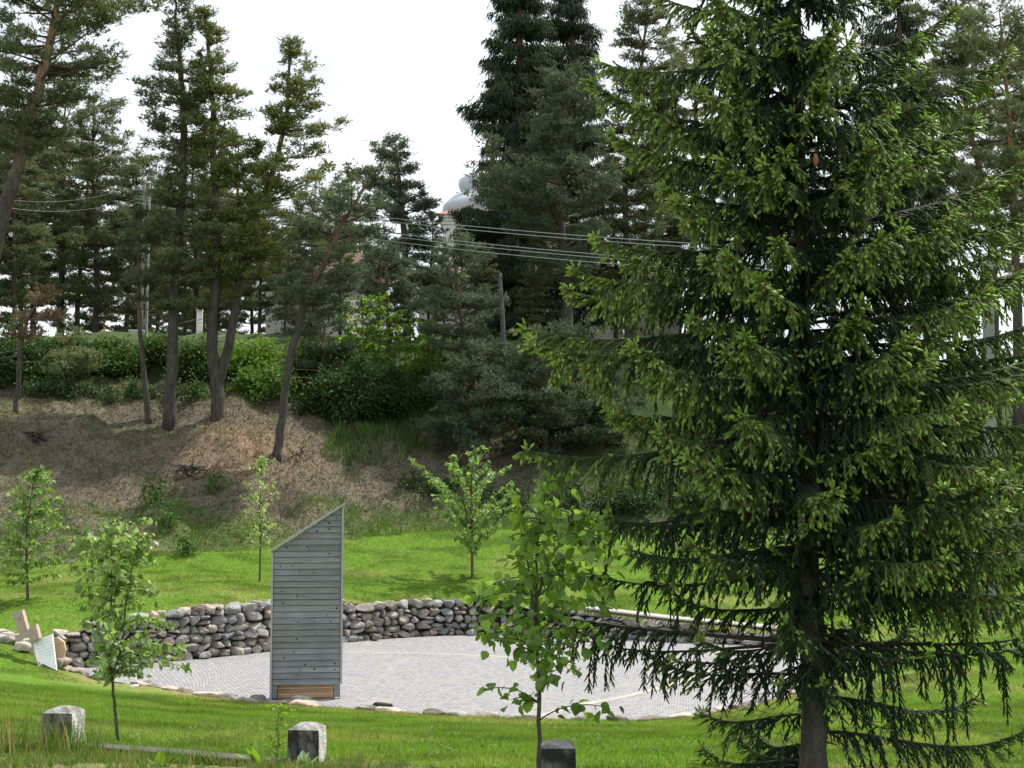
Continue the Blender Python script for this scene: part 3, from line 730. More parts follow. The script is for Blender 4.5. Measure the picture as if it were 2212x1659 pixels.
def bank_c(x, y):
    r = fbm(x + 50, y * 1.3, 2.8, 5); k = np.clip((r - 0.44) * 8, 0, 1)[:, None]; q = rng.random((len(x), 1))
    dry = np.where(q < 0.35, np.array([0.24, 0.215, 0.16]), np.where(q < 0.8, np.array([0.11, 0.095, 0.070]), np.array([0.31, 0.288, 0.215])))
    gr = np.array([0.12, 0.185, 0.045])
    low = np.clip(1.15 - bank_d(x, y) / 9, 0.2, 1)[:, None]
    mixk = (rng.random((len(x), 1)) < np.clip((0.45 + 0.9 * k) * low, 0, 1))
    c = np.where(mixk, gr, dry * (0.6 + 0.6 * rng.random((len(x), 1))))
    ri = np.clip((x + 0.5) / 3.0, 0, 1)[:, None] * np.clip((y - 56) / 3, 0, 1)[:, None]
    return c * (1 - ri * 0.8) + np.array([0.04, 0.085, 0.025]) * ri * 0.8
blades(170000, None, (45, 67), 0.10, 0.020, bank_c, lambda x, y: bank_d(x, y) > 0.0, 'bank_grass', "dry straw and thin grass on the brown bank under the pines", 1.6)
blades(26000, None, (49, 63), 0.30, 0.02, lambda x, y: np.array([0.085, 0.17, 0.035]) + 0 * x[:, None], lambda x, y: (bank_d(x, y) > 0.0) & (fbm(x + 50, y * 1.3, 2.8, 5) > 0.58) & (bank_d(x, y) < 8), 'grass_tufts', "taller green grass tufts low on the bank", 0.7)
blades(40000, (-9.5, 4), (61, 72), 0.45, 0.03, lambda x, y: np.array([0.10, 0.17, 0.05]) * (0.6 + 0.8 * rng.random((len(x), 1))), lambda x, y: (x > -8.3 + (y - 62) * 0.1) & (bank_d(x, y) > 8.5) & (x < -5 + (y - 61) * .35 + fbm(x, y, 1.2) * 2) & (fbm(x, y, 0.7) > 0.35) & (rng.random(len(x)) < np.clip((bank_d(x, y) - 7.5) / 5, 0.05, 1)), 'tall_grass', "tall green grass and nettles on the upper bank between double pine and leaning pine", 0.6)
def rough_c0(x, y): return np.where(rng.random((len(x), 1)) < 0.3, np.array([0.3, 0.27, 0.13]), np.array([0.12, 0.22, 0.03]))
def lawn_weeds():
    n = 2600; y = np.sqrt(rng.uniform(12 ** 2, 30 ** 2, n)); x = rng.uniform(-1, 1, n) * .4 * y; k = outp(x, y) & (fbm(x, y, 1.1) > .48) & ((y > 13.4) | (x > -1)); x, y = x[k], y[k]; m = 5
    P = np.repeat(np.stack([x, y, H(x, y) + .02], 1), m, 0); n = len(P); P += rng.normal(size=P.shape) * np.array([.02, .02, .004]); a = rng.random(n) * 6.28
    g = Geo(); leaves(g, P, np.stack([np.cos(a), np.sin(a), .5 + 0 * a], 1), np.stack([-.3 * np.cos(a), -.3 * np.sin(a), 1 + 0 * a], 1), rng.uniform(.03, .07, n), np.repeat(np.where(rng.random((len(x), 1)) < .5, np.array([.06, .14, .04]), np.array([.13, .22, .05])), m, 0), shape=1)
    tag(g.build('lawn_weeds', M_GRASS), "small broad-leaved weeds scattered through the near lawn", "weeds", None, 'stuff')
lawn_weeds()
blades(9000, None, (30, 48), 0.13, 0.012, lambda x, y: np.array([0.36, 0.30, 0.15]) * (0.6 + 0.6 * rng.random((len(x), 1))), lambda x, y: (path_dist(x, y) > 0.5) & (path_dist(x, y) < 1.1) & ~in_poly(x, y), 'dry_grass', "dry straw-coloured grass fringe along the top of the stone wall", 0.9)
blades(5000, None, (30, 47), 0.02, 0.012, lambda x, y: np.where(rng.random((len(x), 1)) < .6, np.array([0.42, 0.33, 0.18]), np.array([0.2, 0.13, 0.08])), lambda x, y: in_poly(x, y) & (path_dist(x, y) < 0.15 + 1.1 * rng.random(len(x)) ** 2), 'straw_litter', "straw and dead leaves swept along the foot of the stone wall", 6.0, 0.128)
def litter_c(x, y):
    q = rng.random((len(x), 1)); return np.where(q < 0.45, np.array([0.07, 0.05, 0.04]), np.where(q < 0.8, np.array([0.28, 0.25, 0.20]), np.array([0.15, 0.115, 0.085])))
blades(60000, None, (48, 66), 0.045, 0.022, litter_c, lambda x, y: bank_d(x, y) > 1.0, 'leaf_litter', "fallen needles, twigs and dead stalks strewn over the brown bank", 9.0, 0.01)
blades(2600, (-4.3, -1.3), (12.55, 12.8), 0.13, 0.006, rough_c0, lambda x, y: fbm(x, y, .35) > .5, 'kerb_grass', "grass leaning over the mossy kerb between the posts", 0.9)
# weeds beside the posts
def rough_c(x, y): return np.where(rng.random((len(x), 1)) < 0.3, np.array([0.3, 0.27, 0.13]), np.array([0.10, 0.2, 0.03]))
blades(16000, (-5.6, -0.9), (11.3, 12.85), 0.09, 0.005, rough_c, lambda x, y: fbm(x, y, 0.5) > 0.44, 'rough_grass', "rough weedy grass in front of the kerb at bottom left", 0.8)
blades(900, (-5.0, -3.6), (12.5, 12.95), 0.30, 0.006, rough_c, lambda x, y: x < 99, 'rough_grass', "long grass blades in front of the leftmost concrete post", 0.6)

# ------------------------------------------------------------------ broadleaf saplings
def arc_path(p, az, el, length, droop, n=7):
    t = np.linspace(0, 1, n); e = el - droop * t
    dx = np.cos(e) * math.cos(az); dy = np.cos(e) * math.sin(az); dz = np.sin(e)
    st = length / (n - 1); D = np.stack([dx, dy, dz], 1) * st
    return np.asarray(p) + np.concatenate([[np.zeros(3)], np.cumsum(D[:-1], axis=0)])
def sapling(name, lab, stems_px, d, env, rad, leaf, nbr, cols, el=(0.5, 1.0), droop=0.7, step=0.05, per=2, grp=None, bark=(0.09, 0.075, 0.06), cat='sapling', wild=1.0, gz=None):
    sc = mpp(d); base = U(*stems_px[0][0], d)
    t = empty(name, (base.x, base.y, h1(base.x, base.y) if gz is None else gz), lab, cat, grp)
    tr, cb, cl = Geo(), Geo(), Geo()
    first = True
    LP, LD = [], []
    for sp_ in stems_px:
        P = np.array([tuple(U(a, b, d)) for a, b in sp_]); 
        if first: P[0, 2] = min(P[0, 2], t.location.z) - 0.05
        P = smooth_path(P, 4); P[1:-1] += rng.normal(size=(len(P) - 2, 3)) * 0.006
        P[:, 1] += np.linspace(0, rng.uniform(-.1, .1), len(P))
        tr.tube(P, np.linspace(rad * (1 if first else 0.7), rad * 0.22, len(P)), 7, bark)
        ys = np.array([(CAMZ) for _ in P])
        n_ = nbr if first else int(nbr * 0.6)
        for k in range(n_):
            tt = (k + rng.random()) / n_
            # choose by pixel height inside the envelope
            py = env[0][0] + (env[-1][0] - env[0][0]) * tt
            zt = U(0, py, d).z
            i_ = int(np.argmin(np.abs(P[:, 2] - zt))); 
            if abs(P[i_, 2] - zt) > 0.3 and tt > 0.1 and zt < P[:, 2].min(): continue
            p0 = P[i_]
            xl = np.interp(py, [e[0] for e in env], [e[1] for e in env]); xr = np.interp(py, [e[0] for e in env], [e[2] for e in env])
            az = k * 2.4 + rng.uniform(-.5, .5); ca = math.cos(az)
            cxp = p0[0] / d * FPX / S + 512 / S
            ext = ((xr - cxp) if ca > 0 else (cxp - xl)) * sc
            ln = max(0.12, ext * (0.75 + 0.35 * rng.random()) * wild)
            e0 = rng.uniform(*el); ln2 = ln / max(0.5, math.cos(e0 - droop * 0.4))
            Q = arc_path(p0 - np.array([0, 0, math.sin(e0 - droop * .4) * ln2 * 0.8]), az, e0, ln2, droop + rng.uniform(-.1, .2), 8)
            # keep the foot of the branch on the stem
            j_ = int(np.argmin(np.abs(P[:, 2] - Q[0, 2]))); Q += (P[j_] - Q[0]) * np.array([1, 1, 1])
            cb.tube(Q, np.linspace(rad * 0.32, 0.003, 8), 4, bark)
            m_ = max(3, int(ln2 / step))
            ti = np.linspace(0.18, 1, m_)
            for a_ in ti:
                q = np.array([np.interp(a_ * 7, range(8), Q[:, c_]) for c_ in range(3)])
                for _ in range(per): LP.append(q + rng.normal(size=3) * 0.03); LD.append((math.cos(az) * 0.4, math.sin(az) * 0.4))
        for a_ in np.linspace(0.82, 1, 10):
            i_ = int(a_ * (len(P) - 1))
            for _ in range(per): LP.append(P[i_] + rng.normal(size=3) * 0.04); LD.append((0, 0))
        first = False
    LP = np.array(LP); n_ = len(LP); LD = np.array(LD)
    D = rng.normal(size=(n_, 3)) * 0.55; D[:, :2] += LD; D[:, 2] -= 0.65
    N = rng.normal(size=(n_, 3)) * 0.55; N[:, 2] += 0.9
    cc = np.array(cols)[rng.integers(0, len(cols), n_)] * 1.15
    leaves(cl, LP, D, N, leaf * rng.uniform(0.45, 1.3, n_), cc)
    tr.build('trunk', M_BARKS, t, smooth=True); cb.build('branches', M_BARKS, t); cl.build('crown', M_LEAF, t)
    return t
LC = [(0.15, 0.27, 0.05), (0.11, 0.21, 0.04), (0.2, 0.34, 0.05)]
sapling('sapling', "young large-leaved tree entangled in spruce branches behind the rightmost concrete post",
        [[(1166, 1690), (1164, 1560), (1160, 1400), (1158, 1280), (1162, 1150), (1180, 1060), (1185, 1040)], [(1163, 1420), (1150, 1300), (1135, 1180), (1130, 1100)], [(1160, 1290), (1190, 1210), (1225, 1150), (1260, 1110)]], 12.35,
        [(1050, 1150, 1230), (1100, 1110, 1290), (1180, 1090, 1310), (1260, 1050, 1310), (1330, 1030, 1320), (1420, 1060, 1290), (1500, 1080, 1280), (1540, 1100, 1290)], 0.021, 0.098, 36, LC, (0.1, 0.7), 0.9, 0.07, 2, wild=1.25)
sapling('sapling', "forked young tree on the near slope between the leftmost post and the stone wall",
        [[(256, 1612), (248, 1530), (243, 1470), (236, 1420), (240, 1330), (240, 1220), (237, 1130)], [(243, 1465), (262, 1390), (272, 1300), (285, 1220), (300, 1160)]], 17.0,
        [(1105, 190, 280), (1150, 180, 340), (1200, 140, 340), (1260, 150, 330), (1330, 190, 370), (1390, 190, 430), (1440, 210, 410), (1470, 225, 300)], 0.022, 0.082, 44, [(0.19, 0.29, 0.10), (0.12, 0.21, 0.06), (0.26, 0.37, 0.13)], (0.3, 0.9), 0.9, 0.06, 3)
b_ = ground_hit(60, 1300, 36, 50)
sapling('sapling', "young leafy tree at the far left of the lawn above the leaning stone cross",
        [[(60, 1302), (57, 1200), (60, 1120), (72, 1040), (78, 1015)]], b_[1],
        [(1015, 55, 110), (1060, 30, 120), (1120, 5, 140), (1180, 0, 150), (1230, 15, 130), (1250, 30, 100)], 0.045, 0.13, 56, [(0.18, 0.29, 0.09), (0.13, 0.22, 0.06), (0.25, 0.37, 0.10)], (0.3, 0.9), 0.8, 0.10, 4)
b_ = ground_hit(560, 1258, 40, 52)
sapling('sapling', "thin sparse young tree on the lawn just left of the tall wooden panel",
        [[(560, 1260), (563, 1180), (562, 1090), (566, 1010), (568, 985)]], b_[1],
        [(985, 555, 590), (1040, 530, 600), (1100, 525, 600), (1150, 515, 590), (1170, 540, 580)], 0.035, 0.12, 32, [(0.24, 0.35, 0.12), (0.3, 0.4, 0.15)], (0.5, 1.0), 0.4, 0.13, 3)
b_ = ground_hit(1020, 1250, 42, 56)
sapling('sapling', "young tree with upswept leafy branches standing alone on the lawn right of the panel",
        [[(1020, 1252), (1020, 1180), (1017, 1100), (1020, 1020), (1024, 965)], [(1019, 1160), (1000, 1080), (985, 1010), (978, 985)], [(1019, 1140), (1050, 1090), (1085, 1060), (1105, 1045)]], b_[1],
        [(965, 1005, 1040), (1000, 970, 1070), (1050, 975, 1110), (1090, 920, 1125), (1130, 950, 1100), (1170, 970, 1080)], 0.055, 0.15, 27, [(0.18, 0.30, 0.09), (0.13, 0.22, 0.07), (0.24, 0.37, 0.09)], (0.5, 1.1), 0.3, 0.12, 3)

# ------------------------------------------------------------------ near spruce
def big_spruce():
    d = 12.5; tx = U(1745, 1200, d).x
    root = empty('spruce_tree', (tx, d, h1(tx, d)), "large near Norway spruce with layered boughs and lime new shoots filling the right side", "spruce tree")
    zt = 13.0; zb = h1(tx, d) - 0.15
    tz = np.linspace(zb, zt, 160)
    def tx_at(z):
        a = U(1757, 1600, d); b = U(1722, 300, d)
        return a.x + (z - a.z) / (b.z - a.z) * (b.x - a.x)
    tr = Geo(); P = np.stack([tx_at(tz) + 0.012 * np.sin(tz * 3), d + 0.01 * np.cos(tz * 4), tz], 1)
    rr = 0.104 * (1 - (tz - zb) / (zt - zb)) ** 0.9 + 0.012; rr[:6] *= np.linspace(1.3, 1.02, 6); rr *= 1 + 0.05 * (rng.random(160) - .5) * 2
    tr.tube(P, rr, 16, (0.10, 0.085, 0.072))
    for k in range(70):                                             # broken stubs
        z = rng.uniform(0.7, 5.5); az = rng.uniform(0, 6.28); p = np.array([tx_at(z), d, z]); v = np.array([math.cos(az), math.sin(az), rng.uniform(-.3, .2)])
        tr.tube([p + v * .07, p + v * rng.uniform(.12, .2)], [.012, .006], 5, (0.09, 0.08, 0.07))
    tr.build('trunk', M_BARK, root, smooth=True)
    br = Geo(); cr_ = Geo()
    S0, S1, SL, SC_ = [], [], [], []
    NEW0, NEW1 = [], []
    dark = np.array([0.036, 0.074, 0.040]); mid = np.array([0.120, 0.180, 0.058]); lite = np.array([0.29, 0.375, 0.105])
    def branch(z, az, ln, el, curve, upt, dens=1.0, bare=0.22, hang=1.0, fresh=1.0, lenf=1.0):
        n_ = 18; t = np.linspace(0, 1, n_); e = el - curve * np.sin(np.pi * np.minimum(t * 1.15, 1)) + upt * t ** 2.5
        azz = az + 0.10 * np.sin(t * 5 + rng.random() * 6)
        st = ln / (n_ - 1); D = np.stack([np.cos(e) * np.cos(azz), np.cos(e) * np.sin(azz), np.sin(e)], 1)
        Q = np.array([tx_at(z), d, z]) + np.concatenate([[np.zeros(3)], np.cumsum(D[:-1] * st, axis=0)])
        br.tube(Q, np.linspace(0.017 * (ln / 2.2) + 0.004, 0.005, n_), 5, (0.05, 0.04, 0.032))
        nb = int(ln / 0.036 * dens); ph = rng.random() * 6
        for k in range(nb):
            a = bare + (1 - bare) * (k + rng.random() * 0.8) / nb
            i_ = min(int(a * (n_ - 1)), n_ - 2); fq = a * (n_ - 1) - i_
            p = Q[i_] * (1 - fq) + Q[i_ + 1] * fq; dr = D[i_]
            side = 1 if k % 2 else -1
            lat = nrm(np.array([-dr[1], dr[0], 0.0])) * side
            prof = (min(1.0, (1 - a) * 2.1 + 0.16)) * (0.6 + 0.4 * math.sin(a * 17 + ph) ** 2)
            bl = (0.16 + ln * 0.165) * prof * rng.uniform(0.55, 1.15) * lenf + 0.05
            fw = 0.45 + 0.9 * a + rng.uniform(-.1, .3)
            v0 = nrm(dr * fw + lat * rng.uniform(0.3, 1.0) + np.array([0, 0, rng.uniform(-.35, .12)]))
            if fresh < 0.35:
                if rng.random() < 0.15: continue
                bl *= rng.uniform(0.35, 1.35); v0 = nrm(v0 + rng.normal(size=3) * 0.6)
            sp = 0.042; m_ = max(3, int(bl / sp) + 1)
            pts = [p]; v = v0.copy(); g_ = rng.uniform(0.20, 0.36) * hang
            for q in range(m_ - 1):
                pts.append(pts[-1] + v * (bl / (m_ - 1))); v = nrm(v + np.array([0, 0, -g_]))
            pts = np.array(pts)
            lk = rng.random(); out_ = min(1.0, max(0.0, (a - 0.22) / 0.5)) * fresh
            for q in range(m_ - 1):
                tipf = (q + 1) / m_
                kk = min(1.0, out_ * (0.45 + 0.75 * tipf) * (0.5 + 0.7 * lk))
                c = dark * (1 - kk) + mid * kk if kk < 0.5 else mid * (1.5 - kk) + lite * (kk - 0.5)
                S0.append(pts[q]); S1.append(pts[q + 1] + (pts[q + 1] - pts[q]) * 0.15); SL.append(0.016); SC_.append(c * (0.85 + 0.3 * lk))
                vv = nrm(pts[q + 1] - pts[q])
                for sg in (-1, 1):
                    if rng.random() < (0.22 if fresh > 0.35 else 0.3): continue
                    sdv = nrm(np.cross(vv, np.array([0, 0, 1.0]) + rng.normal(size=3) * 0.5)) * sg
                    dd_ = nrm(vv * 0.85 + sdv * 0.7 + np.array([0, 0, -0.3 * hang]))
                    l2 = rng.uniform(0.04, 0.10)
                    e_ = pts[q] + dd_ * l2; S0.append(pts[q]); S1.append(e_); SL.append(0.015); SC_.append(c * (0.85 + 0.35 * rng.random()))
                    if rng.random() < (0.03 + 0.50 * out_ * tipf) * fresh:
                        NEW0.append(e_ - dd_ * 0.008); NEW1.append(e_ + nrm(dd_ + np.array([0, 0, 0.2])) * rng.uniform(0.018, 0.034))
            if rng.random() < (0.10 + 0.75 * out_) * fresh:
                e_ = pts[-1]; v = nrm(pts[-1] - pts[-2]); NEW0.append(e_); NEW1.append(e_ + v * rng.uniform(0.022, 0.045))
        for i_ in range(int(bare * n_) + 1, n_ - 1):
            S0.append(Q[i_]); S1.append(Q[i_ + 1]); SL.append(0.02); SC_.append(mid if i_ < n_ * .6 else lite * .9)
        for k in range(7):
            v = nrm(D[-1] + rng.normal(size=3) * 0.7 + np.array([0, 0, .3])); e_ = Q[-1] + v * 0.055
            S0.append(Q[-1]); S1.append(e_); SL.append(0.017); SC_.append(lite)
            NEW0.append(e_); NEW1.append(e_ + v * 0.045)
    def hero(py, tipx, tipy, dy=0.0, dens=1.0, curve=0.14, hang=1.0, bare=0.14, fresh=1.0, lenf=1.0):
        """a bough running from the trunk to a tip dy metres behind (+) or before (-) it"""
        a = U(1740, py, d); b = U(tipx, tipy, d + dy); o = Vector((tx_at(a.z), d, a.z)); v = b - o
        ln = v.length * 1.03; el = math.atan2(v.z, math.hypot(v.x, v.y)) + curve * 0.45 - 0.06
        branch(a.z, math.atan2(v.y, v.x), ln, el, curve, 0.3, dens, bare, hang, fresh, lenf)
    L_ = [(130, 1305, 135, .2), (318, 1290, 185, .2), (400, 1335, 300, -.3), (360, 1396, 236, -.5), (480, 1447, 410, -.7), (545, 1298, 520, .2), (600, 1255, 587, -.2), (640, 1240, 628, .4),
          (705, 1148, 712, .3), (735, 1168, 745, -.3), (800, 1430, 822, -.9), (880, 1330, 888, .6), (925, 1152, 975, -.2), (985, 1345, 905, .5), (960, 1430, 935, -.9),
          (1085, 1195, 1120, .5, 0.8, .14, 1.3, .2, .25), (1100, 1330, 1120, -.4, 1, .14, 1.3, .2, .5), (1250, 1290, 1240, .3, .7, .14, 1.3, .3, .3), (1230, 1500, 1180, -.9, .9), (1060, 1560, 1010, -1.0), (1180, 1380, 1190, -.8, .9, .14, 1.2, .2, .6),
          (60, 1420, -10, .1), (230, 1500, 70, .4), (200, 1560, 30, -.7), (330, 1590, 180, -.8), (60, 1620, -60, -.5), (450, 1560, 350, -1.0), (600, 1570, 560, -1.1), (680, 1500, 690, -.8), (760, 1580, 760, -1.1), (870, 1620, 905, -1.1), (540, 1690, 520, -1.0), (380, 1700, 330, -.9), (300, 1770, 200, -1.0), (150, 1700, 60, -.7),
          (330, 2160, 126, .2), (380, 2094, 268, -.4), (300, 1970, 95, -.3), (160, 2050, 30, .3), (520, 2205, 350, .3), (600, 2230, 450, -.4), (560, 2130, 410, -.6), (650, 2190, 520, .2), (440, 2010, 330, -.8),
          (480, 1870, 330, -1.0), (690, 2180, 600, -.5), (760, 2250, 690, .4), (850, 2260, 760, -.2), (640, 1900, 520, -1.2), (740, 1850, 660, -1.1), (860, 1990, 782, -1.4), (800, 2080, 690, -.8), (900, 2280, 900, .4), (980, 2270, 960, -.5), (960, 2110, 900, -.9),
          (1085, 2330, 1010, .2), (1120, 2250, 1120, -.5), (1040, 1800, 1060, -1.5), (990, 1900, 960, -1.1), (1180, 2040, 1205, -1.5), (1130, 1930, 1120, -1.2), (1240, 2300, 1270, .1), (1250, 2150, 1290, -.7), (1240, 1850, 1250, -1.1, .8, .14, 1.2, .2, .5),
          (1395, 2310, 1350, .1, 0.7, .1, 1.5, .2, .2, 1.5), (1385, 2200, 1400, -.5, 0.8, .1, 1.4, .2, .3, 1.4), (1380, 1990, 1420, -.9, .7, .14, 1.4, .2, .2, 1.3), (1390, 1035, 1290, .35, 0.5, .05, 1.2, .35, .5), (1392, 1280, 1390, .5, 0.5, .1, 1.5, .3, .1, 1.4), (1396, 1470, 1430, -.3, .6, .1, 1.5, .25, .1, 1.4), (1398, 1560, 1450, .6, .5, .1, 1.5, .25, .1, 1.4),
          (1370, 1700, 1350, -1.1, 1.0, .1, 1.2, .1, .5), (1440, 1780, 1480, -.7, 1.1, .1, 1.3, .1, .25), (1420, 1690, 1480, -.6, 1.0, .1, 1.3, .1, .25), (1440, 1790, 1520, -.5, .7, .1, 1.2, .15, .15), (1450, 1900, 1570, -.4, .25, .1, .8, .3, .1),
          (830, 2230, 800, -.9), (930, 2200, 980, -1.2), (1010, 2240, 1040, -1.0), (700, 2120, 640, -1.2), (780, 2290, 740, .6), (900, 2130, 1010, -1.4), (1150, 2240, 1180, -1.2), (1060, 2150, 1100, -1.4, 1, .14, 1.1), (1200, 2290, 1210, .7), (580, 2050, 470, -1.0), (640, 2260, 560, .6), (1000, 2320, 1010, .8), (1120, 2330, 1120, .7)]
    for h_ in L_: hero(*h_)
    z = 1.9; k = 0
    while z < 10.8:
        R0 = min(2.3 - 0.12 * (z - 0.8), (13 - z) * 0.42)
        nq = 3 if z < 8.4 else 5
        for q in range(nq):
            az = k * 2.4 + q * 2 * math.pi / nq + rng.uniform(-.35, .35)
            if z < 2.5 and q == 0: continue
            if math.sin(az) < -0.2 and z < 8.4: az = -az
            branch(z + rng.uniform(-.08, .08), az, R0 * rng.uniform(0.55, 0.9) * (0.8 if math.cos(az) < -.3 else 1), rng.uniform(0.05, 0.35) if z > 2.6 else rng.uniform(-.1, .15), rng.uniform(.15, .35), rng.uniform(.3, .6), 0.8, 0.06, 1.0, 0.8)
        z += 0.27; k += 1
    for k in range(26):                                             # extra boughs towards the viewer, well spread
        py = 60 + k * 44 + rng.uniform(-10, 10); sd_ = (-1, 1)[k % 2]; w_ = 210 + 0.16 * py
        tx_ = 1730 + sd_ * rng.uniform(0.25, 1.0) * w_; hero(py, tx_, py - rng.uniform(20, 110), -rng.uniform(.8, 1.5), 1.0, .14, 1.0, .1, 1.0 if py < 1050 else .6)
        if py > 1150: break
    z = 3.0
    while z < 9:                                                    # short inner sprays that cover the trunk
        branch(z, rng.uniform(-2.6, -0.5), rng.uniform(.35, .8), rng.uniform(-.5, .2), .2, .2, 1.3, 0.05, 1.3, .3, 1.3); z += 0.13
    for k in range(260):                                            # fine dead twigs inside the lower crown
        z = rng.uniform(0.9, 3.2); az = rng.uniform(0, 6.28); Q = arc_path((tx_at(z) + math.cos(az) * rng.uniform(.05, .9), d + math.sin(az) * rng.uniform(.05, .9), z), az + rng.uniform(-1, 1), rng.uniform(-.8, .3), rng.uniform(.2, .6), rng.uniform(.2, 1.2), 6)
        br.tube(Q + rng.normal(size=(6, 3)) * .008, np.linspace(.004, .0018, 6), 3, (0.10, 0.085, 0.07), cap=False)
    S0, S1 = np.array(S0), np.array(S1); SL = np.array(SL); SC2 = np.array(SC_)
    shoots(cr_, S0, S1, SL, 0.0030, 15, SC2, None, 0.95, 0.011)
    cr_.build('crown', M_NEEDLE, root)
    nw = Geo(); N0, N1 = np.array(NEW0), np.array(NEW1)
    kk = rng.random((len(N0), 1)); cc = np.array([0.28, 0.44, 0.08]) * (1 - kk) + np.array([0.42, 0.58, 0.13]) * kk
    shoots(nw, N0, N1, 0.013, 0.0046, 12, cc, None, 1.0, 0.016)
    nw.build('new_shoots', M_BUSH, root)
    bs = Geo(); pick = rng.random(len(S0)) < 0.02
    shoots(bs, S1[pick], S1[pick] + rng.normal(size=(pick.sum(), 3)) * 0.008 + np.array([0, 0, -0.025]), 0.008, 0.003, 6, (0.22, 0.11, 0.05), None, 0.7)
    bs.build('spent_flowers', M_NEEDLE, root)
    br.build('branches', M_BARKS, root)
    c = U(1762, 332, d - 1.35); g = Geo(); tt = np.linspace(0, 1, 9)
    g.tube(np.stack([c.x + 0 * tt, c.y + 0 * tt, c.z - 0.11 * tt], 1), 0.022 * np.sin(np.pi * (tt * 0.85 + 0.1)), 8, (0.2, 0.09, 0.05)); g.build('cone', M_BARKS, root)
    import sys; sys.stderr.write('SPRUCE %d %d\n' % (len(S0), len(N0)))
big_spruce()

